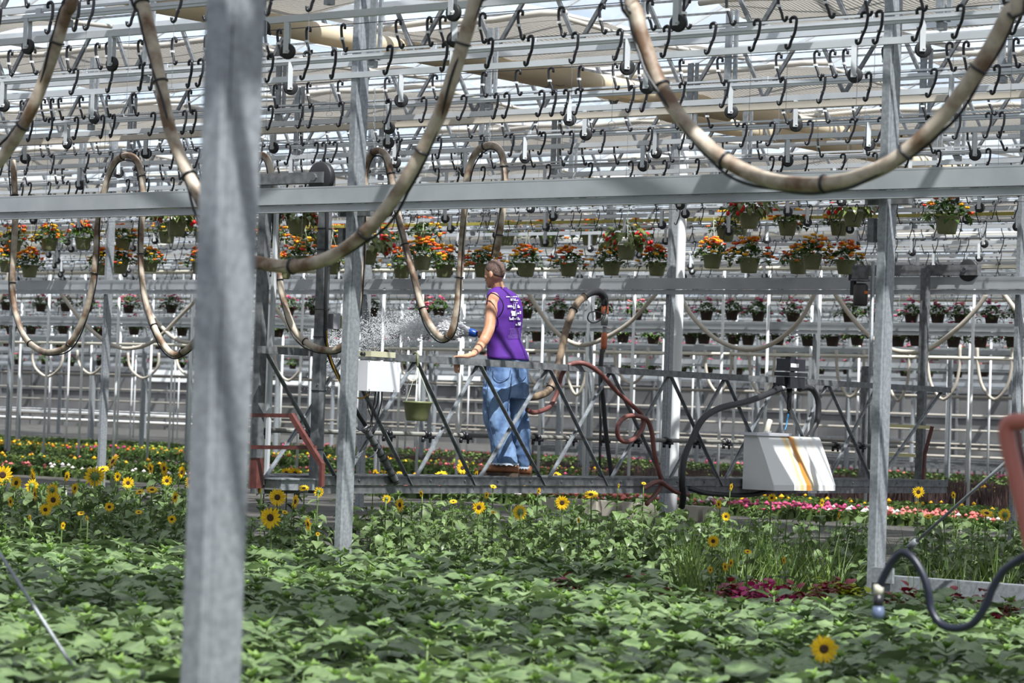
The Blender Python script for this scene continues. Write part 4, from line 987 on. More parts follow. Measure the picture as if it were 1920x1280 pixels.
# arm hole trims
for (pts) in ([(920, 549, -.17), (915, 556, -.16), (913, 572, -.13), (914, 590, -.08)], [(920, 549, -.17), (928, 551, -.20), (937, 558, -.22), (943, 568, -.215), (943, 580, -.205), (938, 590, -.19), (934, 595, -.19)]):
    b = MB(); b.tube(spline([M(x, y, d - 0.01) for x, y, d in pts], 6), 0.0055, 6); wpart(b, 'arm_trim', SHIRTT, man, True)
# print on the back: patches lying on the shirt surface
from mathutils.bvhtree import BVHTree
bt = BVHTree.FromPolygons([Vector(v) + man.location for v in sh.v], sh.f)
def patch(mb_, x0, y0, x1, y1, off=0.015):
    nx = max(1, int((x1 - x0) / 3)); vs = []
    for i in range(nx + 1):
        for y in (y0, y1):
            d = ray(x0 + (x1 - x0) * i / nx, y).normalized(); h = bt.ray_cast(CAM, d)
            if h[0] is None: return
            vs.append(h[0] - d * off)
    mb_.add(vs, [(2 * i, 2 * i + 1, 2 * i + 3, 2 * i + 2) for i in range(nx)])
b = MB(); tr = random.Random(4)
def text_row(mb_, x0, x1, y0, y1, w=1.2, gap=0.7):
    x = x0
    while x < x1:
        ww = w * tr.uniform(.6, 1.4); k = tr.random()
        if k < .5: patch(mb_, x, y0 + tr.uniform(0, .4), x + ww, y1)
        elif k < .8: patch(mb_, x, y0, x + ww, (y0 + y1) / 2 - .2); patch(mb_, x + ww * .4, (y0 + y1) / 2, x + ww, y1)
        else: patch(mb_, x, (y0 + y1) / 2, x + ww, y1)
        x += ww + gap * tr.uniform(.6, 1.3)
text_row(b, 949.5, 972, 555, 557); text_row(b, 957.5, 966, 559, 563.5, 1.5, .4); text_row(b, 966, 972, 561.5, 564); text_row(b, 962, 970, 566.2, 567.6, .8)
text_row(b, 952, 962, 572, 576, 1.2, .5); text_row(b, 962.5, 967.5, 569, 579, 1.4, .5); text_row(b, 970.5, 977, 571, 577, 3, .3)
text_row(b, 958.5, 964, 582.5, 592, 2.2, .3); text_row(b, 964.5, 968, 581, 592, 1.2, .4); text_row(b, 970, 977, 583, 588.5, 1.8, .5)
text_row(b, 955, 963, 594, 599.5, 1.8, .5); text_row(b, 964.5, 968, 597, 599); text_row(b, 968.5, 974.5, 594.5, 599.5, 1.6, .6)
text_row(b, 967, 976, 606.5, 610, 2.5, .3); text_row(b, 971, 976.5, 604, 607, 2, .3)
wpart(b, 'shirt_print', PRINT, man)
b = MB()
for q in range(9): text_row(b, 956 - (q > 5) * 3, 975, 615 + q * 2.2, 616.4 + q * 2.2, 1.0, .6)
wpart(b, 'faded_print', PRINTL, man)
# jeans
jb = MB()
PA = Vector((0.9, 0.44, 0)).normalized(); PB = Vector((-0.44, 0.9, 0)).normalized()
def leg_ring(py, x0, x1, d, n=24, kb=0.95):
    hw = (x1 - x0) / 2 / SC; c = M((x0 + x1) / 2, py, d)
    k = hw / math.hypot(0.9, 0.44 * kb); return ring(c, k, k * kb, n, PA, PB, sq=2.2)
hipc = [(672, 915.5, 989), (684, 914.5, 990), (700, 912, 990), (716, 909, 989.5), (732, 907, 989), (746, 905.5, 988.5)]
hips = []
for (py, x0, x1) in hipc:
    hw = (x1 - x0) / 2 / SC; k = hw / math.hypot(0.72, 0.70 * .66); hips.append(ring(M((x0 + x1) / 2, py, .03), k, k * .66, 30, sq=2.5))
jb.rings(hips)
LL = [(728, 906, 957), (745, 905, 956), (770, 905.5, 955), (790, 908, 956), (808, 914, 959), (825, 918, 962), (845, 921, 966), (858, 923, 969), (868, 923.5, 971.5)]
RL = [(728, 940, 989.5), (745, 944, 988.5), (765, 947, 988), (785, 950, 991), (805, 952, 993), (830, 956, 994.5), (852, 962, 995), (868, 968, 994), (875, 970, 993.5)]
jb.rings([leg_ring(py, x0, x1, -0.10 + 0.0002 * (py - 728)) for (py, x0, x1) in LL])
jb.rings([leg_ring(py, x0, x1, 0.13 + 0.0003 * (py - 728)) for (py, x0, x1) in RL])
jo = wpart(jb, 'jeans', JEANS, man, True)
rm = jo.modifiers.new('union', 'REMESH'); rm.mode = 'VOXEL'; rm.voxel_size = 0.007; rm.use_smooth_shade = True
tx = bpy.data.textures.new('denim_folds', 'CLOUDS'); tx.noise_scale = 0.12
dm = jo.modifiers.new('folds', 'DISPLACE'); dm.texture = tx; dm.strength = 0.030; dm.mid_level = 0.5; dm.texture_coords = 'LOCAL'
smj = jo.modifiers.new('smooth', 'SMOOTH'); smj.factor = 0.5; smj.iterations = 2
# frayed hems
for (py, x0, x1, d) in ((868.5, 923.5, 971.5, -0.07), (875.5, 970, 993.5, 0.175)):
    b = MB(); rr = leg_ring(py, x0, x1, d, 40); rr2 = [p - ZD * (0.014 + 0.006 * math.sin(i * 2.3)) + (p - M((x0 + x1) / 2, py, d)) * 0.03 for i, p in enumerate(rr)]
    rr = [p + (p - M((x0 + x1) / 2, py, d)) * 0.035 + ZD * 0.004 for p in rr]
    b.rings([rr, rr2], cap=False); wpart(b, 'frayed_hem', JEANH, man, True)
# pocket and seams
bj = BVHTree.FromPolygons([Vector(v) + man.location for v in jb.v], jb.f)
def seam(pts, r=0.003):
    out = []
    for (x, y) in pts:
        d = ray(x, y).normalized(); h = bj.ray_cast(CAM, d)
        if h[0] is not None: out.append(h[0] - d * 0.014)
    if len(out) > 2:
        b = MB(); b.tube(spline(out, 3), r, 5); wpart(b, 'seam', JEANP, man, True)
seam([(925, 690), (927, 705), (936, 713), (946, 712), (955, 706), (958, 690)]); seam([(960, 700), (958, 725), (954, 750), (952, 770)], 0.004)
seam([(918, 690), (914, 730), (914, 770), (921, 810), (930, 850), (934, 866)]); seam([(972, 690), (973, 706), (980, 712), (987, 704)])
# boots
def boot(toe, heel, ytop, ybot, d, yaw):
    D0 = Vector((-math.cos(yaw), math.sin(yaw), 0)); H = M(heel, ybot, d); L = (heel - toe) / SC / max(0.5, math.cos(yaw))
    S0 = Vector((D0.y, -D0.x, 0)); g = M(heel, ybot, d)
    bb = MB(); rs = []
    for (t_, hw, hz, z0) in ((0.0, .028, .070, .030), (.04, .038, .085, .030), (.18, .043, .098, .030), (.34, .043, .100, .030), (.48, .045, .088, .030), (.62, .049, .078, .030), (.80, .054, .066, .030), (.92, .047, .056, .030), (.98, .030, .042, .030), (1.0, .012, .028, .032)):
        c = g + D0 * (-0.0 + L * t_)
        rs.append([c + S0 * hw * math.cos(q) + ZD * (z0 + hz * (0.5 + 0.5 * math.sin(q))) for q in [2 * math.pi * j / 16 for j in range(16)]])
    bb.rings(rs); bt_ = wpart(bb, 'boot', BOOT, man, True)
    bb = MB(); rs = []
    for (t_, hw) in ((-.01, .03), (.03, .043), (.2, .046), (.4, .042), (.6, .050), (.8, .056), (.93, .048), (1.0, .022)):
        c = g + D0 * (L * t_); zb = 0.0 if (t_ < .32 or t_ > .5) else 0.012
        rs.append([c + S0 * hw + ZD * zb, c + S0 * hw + ZD * .034, c - S0 * hw + ZD * .034, c - S0 * hw + ZD * zb])
    bb.rings(rs); off = bt_.location; so_ = MB(); so_.v = bb.v; so_.f = bb.f; so_.m = bb.m
    so_.v = [(q[0] - man.location.x, q[1] - man.location.y, q[2] - man.location.z) for q in so_.v]; so_.build('sole', SOLE, bt_)
    bb = MB(); c = g + D0 * L * .52 + ZD * .125
    for i in range(4): 
        cc = g + D0 * L * (.42 + .06 * i) + ZD * (.135 - .013 * i); bb.tube([cc + S0 * .03 - ZD * .012, cc, cc - S0 * .03 - ZD * .012], 0.003, 5)
    bb.v = [(q[0] - man.location.x, q[1] - man.location.y, q[2] - man.location.z) for q in bb.v]; bb.build('laces', CREAMP, bt_)
boot(897, 972, 870, 894, -0.08, 0.22)
boot(927, 996, 873, 896.5, 0.17, 0.22)
# watering nozzle
nz_ = empty('hose_nozzle', 'blue watering nozzle spraying to the left in the hand of the man', 'nozzle', loc=NC)
b = MB(); b.lathe([(0.014, -0.02), (0.014, .055), (0.019, .06)], NC - ND * 0.01, 12, ND); wpart(b, 'handle', mat('brown_handle', (0.20, 0.10, 0.07), 0.5), nz_, True)
b = MB(); b.lathe([(0.018, .045), (0.026, .06), (0.033, .075), (0.036, .10), (0.036, .125), (0.030, .132)], NC, 16, ND); wpart(b, 'spray_head', BLUEP, nz_, True)
hp = spline([NC - ND * 0.02, M(916, 640, .1), M(925, 665, .12), M(935, 700, .3), M(940, 760, .33), M(955, 800, .33), M(972, 780, .25), M(988, 768, .12)], 6)
b = MB(); b.tube(hp, 0.014, 8); wpart(b, 'supply_hose', REDH, nz_, True)
# spray
sr = random.Random(9); b = MB()
TIP = NC + ND * 0.135
oc = [Vector(q) for q in ((1, 0, 0), (-1, 0, 0), (0, 1, 0), (0, -1, 0), (0, 0, 1), (0, 0, -1))]
of = [(0, 2, 4), (2, 1, 4), (1, 3, 4), (3, 0, 4), (2, 0, 5), (1, 2, 5), (3, 1, 5), (0, 3, 5)]
def drop(p, r, st, d): b.add([p + (q * r + d * (q.dot(d) * r * (st - 1))) for q in oc], of)
for i in range(13000):
    k = sr.random()
    t_ = (sr.random() ** 1.7) * 1.28
    spread = 0.03 + 0.20 * min(t_, 1.25) ** 0.8
    gy = sr.gauss(0, .40); gz = sr.gauss(0, .40)
    p = TIP + Vector((-1, 0.12, 0)) * t_ + ZD * (0.20 * t_ * 0.8 - 0.26 * t_ * t_ + gz * spread) + Vector((0, 1, 0)) * gy * spread
    if t_ < .3: r = sr.uniform(.0022, .0045); s_ = 3.0
    elif t_ < .6: r = sr.uniform(.0018, .0036); s_ = 2.0
    else: r = sr.uniform(.0014, .0032); s_ = 1.2
    d = (Vector((-1, 0, .1)) + ZD * gz * spread + Vector((0, 1, 0)) * gy * spread).normalized()
    drop(p, r * 1.45, s_, d)
for i in range(260):
    gy = sr.gauss(0, .4); gz = sr.gauss(0, .4); t0 = sr.uniform(0, .12); t1 = t0 + sr.uniform(.08, .3)
    f_ = lambda t_: TIP + Vector((-1, 0.12, 0)) * t_ + ZD * (0.16 * t_ - 0.26 * t_ * t_ + gz * (.03 + .2 * t_ ** .8)) + Vector((0, 1, 0)) * gy * (.03 + .2 * t_ ** .8)
    b.tube([f_(t0), f_((t0 + t1) / 2), f_(t1)], [.0012, .0022, .0008], 4)
for i in range(1300):
    p = TIP + Vector((-sr.uniform(.5, 1.5), sr.uniform(-.2, .3), sr.uniform(-.6, .25)))
    drop(p, sr.uniform(.0015, .003), 1.4, ZD)
WATER = mat('water_droplet', (0.98, 0.98, 0.99), 0.2, 0, translucent=0.6)
tag(b.build('water_spray', WATER, smooth=True), 'fan of white water droplets spraying left from the blue nozzle', 'water', kind='stuff')
# ------------------------------------------------------------------ leaves, baskets, sunflowers
def leaf(mb_, base, az, pitch, L, Wd, fold=0.35, droop=0.5, mi=0, roll=0.0, heart=True, wave=0.0):
    d = Vector((math.cos(az) * math.cos(pitch), math.sin(az) * math.cos(pitch), math.sin(pitch)))
    s_ = Vector((-math.sin(az), math.cos(az), 0)); up = s_.cross(d) * -1
    if up.z < 0: up = -up
    s_ = s_ * math.cos(roll) + up * math.sin(roll)
    prof = [(0.0, .10), (.10, .72), (.25, 1.0), (.45, .90), (.65, .62), (.85, .27), (1.0, .02)] if heart else [(0.0, .15), (.2, .75), (.45, 1.0), (.7, .75), (.9, .3), (1.0, .02)]
    vs = []; cur = base.copy(); prev = 0; ang = 0
    for k, (t_, w) in enumerate(prof):
        a = -droop * t_ * t_
        dd = d * math.cos(a) + ZD * math.sin(a) * 1.0
        cur = cur + dd * (L * (t_ - prev)); prev = t_
        ww = Wd * w * .5 * (1 + (0.10 if k % 2 else -.04)); f = fold * ww + wave * math.sin(k * 2.1) * ww
        vs += [cur - s_ * ww + up * f, cur, cur + s_ * ww + up * (f * .8)]
    fs = []
    for k in range(len(prof) - 1):
        a = k * 3; fs += [(a, a + 1, a + 4, a + 3), (a + 1, a + 2, a + 5, a + 4)]
    mb_.add(vs, fs, mi)
O = Vector((0, 0, 0))
def young_plant(seed, H=0.30):
    r = random.Random(seed); st = MB(); lf = MB(); cr = MB()
    st.tube([O, Vector((r.uniform(-.01, .01), r.uniform(-.01, .01), H * .5)), Vector((r.uniform(-.015, .015), r.uniform(-.015, .015), H))], [.006, .005, .004], 5)
    az = r.uniform(0, 6)
    for lv, (zf, L, pit) in enumerate(((.45, .14, -.05), (.66, .165, .04), (.84, .145, .14), (.95, .10, .28))):
        for q in (0, 1):
            a = az + q * math.pi + r.uniform(-.3, .3); l = L * r.uniform(.85, 1.15)
            b0 = Vector((math.cos(a) * .035, math.sin(a) * .035, H * zf + .01))
            st.tube([Vector((0, 0, H * zf - .01)), b0], .003, 4)
            l *= 1.22; leaf(lf, b0, a, pit + r.uniform(-.25, .22), l, l * r.uniform(.78, .95), .2, r.uniform(.35, .9), roll=r.uniform(-.3, .3), wave=.14)
        az += math.pi / 2 + r.uniform(-.2, .2)
    for q in range(7):
        a = q * 0.9 + r.uniform(-.2, .2); leaf(cr, Vector((0, 0, H * .97)), a, r.uniform(.45, 1.0), r.uniform(.04, .075), .028, .4, .3)
    return st.mesh('stem', STEM, True), lf.mesh('leaves', LEAF, True), cr.mesh('young_tip', LEAFY, True), (st, lf, cr)
YP = [young_plant(i) for i in range(7)]
def place_plant(kind, loc, rz, sc, meshes, label, cat, group, names):
    t = empty(kind, label, cat, group, loc=loc); t.rotation_euler = (0, 0, rz); t.scale = (sc, sc, sc)
    for me, nm in zip(meshes, names): link(nm, me, t)
    return t
pr2 = random.Random(42)
cand = []
# dense carpet of young plants, camera side
Y = 6.6
while Y < 19.6:
    hw = Y * 0.200
    X = -hw - 0.2
    while X < hw + 0.2:
        x = X + pr2.uniform(-.07, .07); y = Y + pr2.uniform(-.07, .07)
        u_, v_ = uv(Vector((x, y, 0)))
        right_bed = x > 0.045 * y + 0.1 and y > 16.6 + 0.4 * math.sin(x * 3)
        if abs(u_ + 4.78) < .2 and abs(v_ - 4.95) < .2: X += .3; continue
        if not right_bed: cand.append((y, x, pr2.uniform(0, 6.28), pr2.uniform(.85, 1.16)))
        X += 0.275
    Y += 0.25
cand.sort()
stuff = MB()
def add_merged(dst, src_list, loc, rz, sc):
    R3 = Matrix.Rotation(rz, 3, 'Z')
    for mi, s_ in enumerate(src_list):
        dst.add([loc + (R3 @ Vector(q)) * sc for q in s_.v], s_.f, mi)
def yz(x, y):
    px = 960 + F_PX * x / y
    a = 'left of the blurred column' if px < 400 else 'between the two left columns' if px < 640 else 'in the middle' if px < 1250 else 'at right'
    return a + (', nearest rows' if y < 9.2 else ', farther rows')
n_ind = 0
for i, (y, x, rz, sc) in enumerate(cand):
    k = i % 7; loc = Vector((x, y, 0.0))
    if n_ind < 300 and y > 7.4:
        place_plant('young_sunflower', loc, rz, sc, YP[k][:3], 'leafy bloomless young sunflower %s' % yz(x, y), 'plant', 'young sunflowers, %s' % yz(x, y), ('stem', 'leaves', 'young_tip')); n_ind += 1
    else: add_merged(stuff, YP[k][3], loc, rz, sc)
o = stuff.build('young_sunflower', [STEM, LEAF, LEAFY], smooth=True); tag(o, 'dense carpet of further young sunflower plants', 'plants', kind='stuff')

# tall plants
def tall_plant(seed, H=0.68):
    r = random.Random(seed); st = MB(); lf = MB(); bd = MB()
    tp = Vector((r.uniform(-.04, .04), r.uniform(-.04, .04), H))
    mid = Vector((r.uniform(-.02, .02), r.uniform(-.02, .02), H * .5))
    sp = spline([O, mid, tp], 5); st.tube(sp, [.008] * 5 + [.006] * 6, 5)
    def at(f):
        q = f * (len(sp) - 1); i = min(int(q), len(sp) - 2); return sp[i].lerp(sp[i + 1], q - i)
    az = r.uniform(0, 6)
    for i in range(19):
        f = .20 + .78 * i / 18; a = az + i * 2.4; l = (.185 if f < .75 else .13) * r.uniform(.75, 1.25); p = at(f)
        b0 = p + Vector((math.cos(a) * .05, math.sin(a) * .05, .02)); st.tube([p, b0], .003, 4)
        leaf(lf, b0, a, r.uniform(-.5, .45), l, l * r.uniform(.7, .9), .3, r.uniform(.5, 1.4), roll=r.uniform(-.5, .5), wave=.15)
    for q in range(3):                               # side shoots with green buds
        p = at(r.uniform(.7, .95)); a = r.uniform(0, 6.28); e = p + Vector((math.cos(a) * .06, math.sin(a) * .06, r.uniform(.05, .12)))
        st.tube([p, e], .003, 4)
        for w in range(7): leaf(bd, e, w * .9, r.uniform(.4, 1.3), .032, .014, .4, -.3)
    for w in range(8): leaf(bd, tp, w * .8, r.uniform(.3, 1.2), .05, .02, .4, -.2)
    return st.mesh('stem', STEM, True), lf.mesh('leaves', LEAFT, True), bd.mesh('buds', LEAFY, True), (st, lf, bd)
TP = [tall_plant(100 + i) for i in range(8)]
cand = []
Y = 19.3
while Y < 25.6:
    hw = Y * 0.20; X = -hw - .2
    while X < hw + .4:
        x = X + pr2.uniform(-.1, .1); y = Y + pr2.uniform(-.1, .1)
        u_, v_ = uv(Vector((x, y, 0)))
        px = 960 + F_PX * x / y
        under = -15.75 < u_ < -14.9 and v_ > 15.8
        colm = (abs(u_ + 14.09) < .16 or abs(u_ + 9.39) < .16) and abs(v_ - 16.02) < .2
        right = px > 1290
        post_gap = 612 < px < 678 and y < 21.4
        if not (under or colm or post_gap or (right and (pr2.random() < .45 or y > 23.6)) or (u_ < -15.7 and px > 420)):
            hgt = .62 + .36 * (y - 19.3) / 5 if px < 460 else (.58 + .33 * (y - 19.3) / 4.5)
            hgt = min(hgt, 0.98 if px < 460 else 0.82)
            cand.append((x, y, pr2.uniform(0, 6.28), hgt * pr2.uniform(.88, 1.12)))
        X += 0.33
    Y += 0.31
cand = cand[:300]
for i, (x, y, rz, sc) in enumerate(cand):
    px = 960 + F_PX * x / y
    if i < 300:
        zz = 'left of the blurred column' if px < 370 else 'between the two left columns' if px < 650 else 'in front of the man' if px < 1000 else 'below the hanging red hose' if px < 1290 else 'among the grasses'
        lab = 'tall budding sunflower plant ' + zz + (', front half' if y < 22 else ', back half')
        place_plant('sunflower_plant', Vector((x, y, 0)), rz, sc, TP[i % 8][:3], lab, 'plant', 'tall sunflower plants ' + zz + (' front' if y < 22 else ' back'), ('stem', 'leaves', 'buds'))
print('tall', len(cand), 'young', n_ind)
if len(cand) > 300:
    s2 = MB()
    for i, (x, y, rz, sc) in enumerate(cand[300:]): add_merged(s2, TP[i % 8][3], Vector((x, y, 0)), rz, sc)
    tag(s2.build('sunflower_plant', [STEM, LEAFT, LEAFY], smooth=True), 'further tall sunflower plants at the back of the bed', 'plants', kind='stuff')

# sunflower blooms
def bloom_parts(seed, side=False):
    r = random.Random(seed); pe = MB(); di = MB(); ca = MB()
    X = Vector((1, 0, 0)); Yv = Vector((0, 0, 1)); N = Vector((0, -1, 0))     # flower faces local -Y
    for ly, (n, L, tilt) in enumerate(((17, 1.0, .10), (15, .88, .28))):
        for i in range(n):
            a = 2 * math.pi * (i + .5 * ly) / n + r.uniform(-.1, .1); l = L * r.uniform(.85, 1.1) * .72; w = .20
            d = (X * math.cos(a) + Yv * math.sin(a)); s_ = (-X * math.sin(a) + Yv * math.cos(a)); tl = tilt + r.uniform(-.15, .2)
            vs = []
            for t_, ww in ((0, .35), (.3, .9), (.6, 1.0), (.85, .6), (1, .05)):
                c = d * (.25 + l * t_ * math.cos(tl)) + N * (l * t_ * math.sin(tl) - .12 * t_ * t_)
                vs += [c - s_ * w * ww * .5 + N * .03, c, c + s_ * w * ww * .5 + N * .03]
            pe.add(vs, [q for k in range(4) for q in ((k * 3, k * 3 + 1, k * 3 + 4, k * 3 + 3), (k * 3 + 1, k * 3 + 2, k * 3 + 5, k * 3 + 4))])
    di.lathe([(.29, -.04), (.30, .04), (.24, .10), (.12, .08), (.01, .06)], O, 18, N)
    ca.lathe([(.05, -.26), (.20, -.22), (.34, -.10), (.36, -.02)], O, 12, N)
    for i in range(12):
        a = i * math.pi / 6; d = X * math.cos(a) + Yv * math.sin(a)
        ca.add([d * .3 - N * .08 + d.cross(N) * .07, d * .3 - N * .08 - d.cross(N) * .07, d * .62 - N * .05], [(0, 1, 2)])
    return pe.mesh('petals', PETAL, True), di.mesh('disc', DISC, True), ca.mesh('calyx', STEM, True)
BP = [bloom_parts(s_) for s_ in (1, 2, 3)]
BL = [(5, 890, 36, 'c'), (62, 893, 30, 's'), (100, 937, 30, 'c'), (66, 926, 24, 's'), (178, 893, 38, 'b'), (212, 865, 30, 'l'), (125, 893, 20, 's'), (98, 918, 24, 'b'), (283, 878, 22, 's'), (308, 878, 26, 's'), (313, 901, 20, 'c'),
      (355, 903, 24, 's'), (262, 922, 18, 'u'), (328, 932, 22, 's'), (322, 973, 16, 'c'), (220, 893, 18, 's'), (60, 911, 26, 'b'), (152, 962, 14, 'u'), (163, 972, 12, 's'), (56, 970, 12, 's'), (487, 913, 22, 's'), (520, 932, 32, 'c'), (537, 886, 20, 'c'),
      (553, 887, 22, 'c'), (507, 970, 40, 'c'), (553, 940, 26, 's'), (578, 982, 26, 's'), (598, 922, 20, 'b'), (534, 960, 12, 'u'), (596, 1001, 8, 'c'), (725, 935, 16, 'b'), (750, 946, 26, 's'), (703, 887, 16, 's'), (725, 887, 16, 's'), (749, 889, 12, 'b'), (826, 890, 24, 'u'),
      (867, 877, 22, 'c'), (893, 889, 14, 's'), (898, 951, 24, 'c'), (975, 960, 28, 'b'), (912, 928, 14, 's'), (925, 912, 12, 'u'), (1054, 942, 26, 'c'), (1042, 890, 20, 'u'), (1108, 927, 26, 'u'), (1160, 910, 8, 's'), (1207, 906, 9, 'u'), (925, 960, 10, 'u'),
      (1348, 945, 18, 's'), (1337, 1014, 22, 'c'), (1361, 968, 16, 'c'), (1371, 912, 14, 's'), (1447, 933, 16, 'c'), (1541, 942, 16, 's'), (1572, 967, 16, 's'), (1722, 922, 22, 'c'), (1788, 928, 14, 's'), (1850, 962, 26, 'u'), (1884, 965, 24, 'b'), (1740, 968, 14, 'u'), (1360, 1062, 18, 's'), (1332, 1068, 14, 's'), (1402, 1034, 14, 'u'), (1470, 1050, 14, 's'), (1370, 1055, 16, 's')]
BL += [(30, 905, 26, 's'), (140, 915, 22, 's'), (192, 880, 24, 'u'), (240, 905, 22, 'c'), (85, 955, 22, 'c'), (340, 885, 24, 's'), (285, 918, 22, 'u'), (20, 940, 20, 's'), (118, 985, 14, 's'), (205, 950, 18, 'c'), (260, 960, 14, 'u'), (500, 895, 20, 's'), (570, 915, 20, 'u'), (640, 905, 14, 's'), (790, 925, 14, 's'), (850, 940, 14, 'u'), (1010, 920, 12, 's'), (1085, 975, 12, 's')]
view = {'c': 'facing the viewer, dark disc showing', 's': 'turned sideways', 'b': 'seen from behind', 'u': 'tilted up and seen edge on', 'l': 'leaning left in profile'}
zone = lambda x, y: ('at the far left edge' if x < 30 else 'left of the blurred column' if x < 370 else 'between the blurred column and the left grey column' if x < 625 else 'below the control box' if x < 770 else 'near the boots of the man' if x < 1000 else 'below the hanging red hose' if x < 1290 else 'among the grasses left of the right column' if x < 1620 else 'right of the right column')
br_ = random.Random(77)
BLs = sorted(BL, key=lambda q: q[0])
for i, (x, y, w, kd) in enumerate(BLs):
    D = max(18.6, min(25.5, 18.4 + (985 - y) * 0.048)) if x < 1290 else max(17.5, min(24, 19 + (1000 - y) * .05))
    if 860 < y < 900 and x > 680: D = 27.5          # standing beyond the walkway
    pos = P(x, y, D); sz = w / F_PX * D / 2 * 1.15
    t = empty('sunflower', '%s sunflower from the left, %s' % (ordinal(i), view[kd]), 'flower', loc=Vector((pos.x, pos.y, 0)))
    pos2 = Vector((0, 0, pos.z))
    rz, tl = {'c': (br_.uniform(-.3, .3), br_.uniform(-.1, .2)), 's': (br_.choice([-1, 1]) * br_.uniform(.9, 1.25), .1), 'b': (math.pi + br_.uniform(-.5, .5), .1), 'u': (br_.uniform(-.5, .5), -1.0), 'l': (-1.0, -.5)}[kd]
    stm = MB(); bk = Vector((math.sin(rz), -math.cos(rz), 0)) * -sz * .25
    stm.tube(spline([Vector((br_.uniform(-.05, .05), .03, 0)), Vector((bk.x * 1.5, bk.y * 1.5, pos.z * .6)), pos2 + bk - ZD * .01], 4), .0055, 5)
    stm.build('stem', STEM, t, True)
    lm = MB()
    for q in range(5):
        a = br_.uniform(0, 6.28); leaf(lm, Vector((bk.x, bk.y, pos.z * br_.uniform(.55, .9))), a, br_.uniform(-.3, .4), br_.uniform(.08, .13), .08, .3, .8)
    lm.build('leaves', LEAFT, t, True)
    M4 = Matrix.Translation(pos2) @ Matrix.Rotation(rz, 4, 'Z') @ Matrix.Rotation(tl, 4, 'X') @ Matrix.Scale(sz, 4)
    for me, nm in zip(BP[i % 3], ('petals', 'disc', 'calyx')):
        o = link(nm, me, t); o.matrix_local = M4
pos = P(1545, 1216, 11.2)
t = empty('sunflower', 'blurred sunflower facing the viewer, alone in the front bed at lower right', 'flower', loc=Vector((pos.x, pos.y, 0)))
sm_ = MB(); sm_.tube([O, Vector((0, .03, pos.z * .6)), Vector((0, .03, pos.z))], .005, 6); sm_.build('stem', STEM, t, True)
for me, nm in zip(BP[1], ('petals', 'disc', 'calyx')):
    o = link(nm, me, t); o.matrix_local = Matrix.Translation(Vector((0, 0, pos.z))) @ Matrix.Rotation(-.1, 4, 'Z') @ Matrix.Scale(.062, 4)

# grasses, red foliage at right
def grass_clump(seed, n=26, H=.55):
    r = random.Random(seed); m = MB()
    for i in range(n):
        a = r.uniform(0, 6.28); h = H * r.uniform(.55, 1.1); lean = r.uniform(.1, .55); b0 = Vector((r.uniform(-.06, .06), r.uniform(-.06, .06), 0)); w = r.uniform(.004, .009)
        s_ = Vector((-math.sin(a + .6), math.cos(a + .6), 0)); vs = []
        for k in range(5):
            t_ = k / 4; c = b0 + Vector((math.cos(a), math.sin(a), 0)) * (lean * h * t_ ** 1.7) + ZD * (h * t_ * (1 - .25 * lean * t_)); ww = w * (1 - t_ * .9); vs += [c - s_ * ww, c + s_ * ww]
        m.add(vs, [(2 * k, 2 * k + 1, 2 * k + 3, 2 * k + 2) for k in range(4)])
    return m.mesh('blades', GRASS, False)
GC = [grass_clump(i) for i in range(5)]
gr = random.Random(13)
for i in range(62):
    px = gr.uniform(1290, 1900); D = gr.uniform(17.4, 21.5)
    if 1585 < px < 1705 and D < 19.3: continue
    x = (px - 960) / F_PX * D
    o = link('grass_clump', GC[i % 5]); o.location = (x, D, 0.0); o.rotation_euler = (0, 0, gr.uniform(0, 6)); s_ = gr.uniform(.8, 1.25); o.scale = (s_, s_, s_)
    tag(o, 'clump of spiky green grass blades %s' % ('right of the right column' if px > 1650 else 'left of the right column'), 'grass', 'spiky grasses right of the right column' if px > 1650 else 'spiky grasses left of the right column')
def foliage_patch(seed, mat_, n=60):
    r = random.Random(seed); m = MB()
    for i in range(n):
        a = r.uniform(0, 6.28); q = r.uniform(0, .17); leaf(m, Vector((math.cos(a) * q, math.sin(a) * q, .16 + .12 * (1 - q / .17) * r.random())), r.uniform(0, 6.28), r.uniform(-.2, .8), r.uniform(.04, .08), .045, .3, .5)
    for i in range(5): m.tube([O, Vector((r.uniform(-.1, .1), r.uniform(-.1, .1), .2))], .004, 4)
    return m.mesh('foliage', mat_, True)
RFm = [foliage_patch(i, REDL) for i in range(3)]; LFm = [foliage_patch(9, LIME)]; PKm = [foliage_patch(8, MAGE)]
for (px, D, kind) in [(1068, 17.1, 0), (1200, 17.2, 0), (1235, 17.2, 0), (1385, 17.2, 0), (1500, 17.2, 0), (1560, 17.3, 0), (1605, 17.4, 0), (1675, 16.4, 0), (1720, 17.4, 0), (1800, 17.0, 0), (1860, 17.1, 0), (1910, 16.2, 0), (1435, 17.1, 2), (1460, 17.0, 2), (1450, 17.3, 2), (1598, 17.4, 1), (1620, 17.3, 1), (1560, 17.9, 1), (1590, 17.8, 0)]:
    me = (RFm, LFm, PKm)[kind]; o = link(('red_foliage_plant', 'lime_foliage_plant', 'magenta_flower_plant')[kind], me[gr.randrange(len(me))]); o.location = ((px - 960) / F_PX * D, D, 0.04); o.rotation_euler = (0, 0, gr.uniform(0, 6)); o.scale = (1.1,) * 3
    tag(o, ('low dark red foliage plant at the foot of the grasses', 'low lime yellow foliage plant left of the right column', 'low magenta flowering plant under the grasses')[kind], 'plant', ('low red foliage plants', 'low lime foliage plants', 'low magenta plants')[kind])

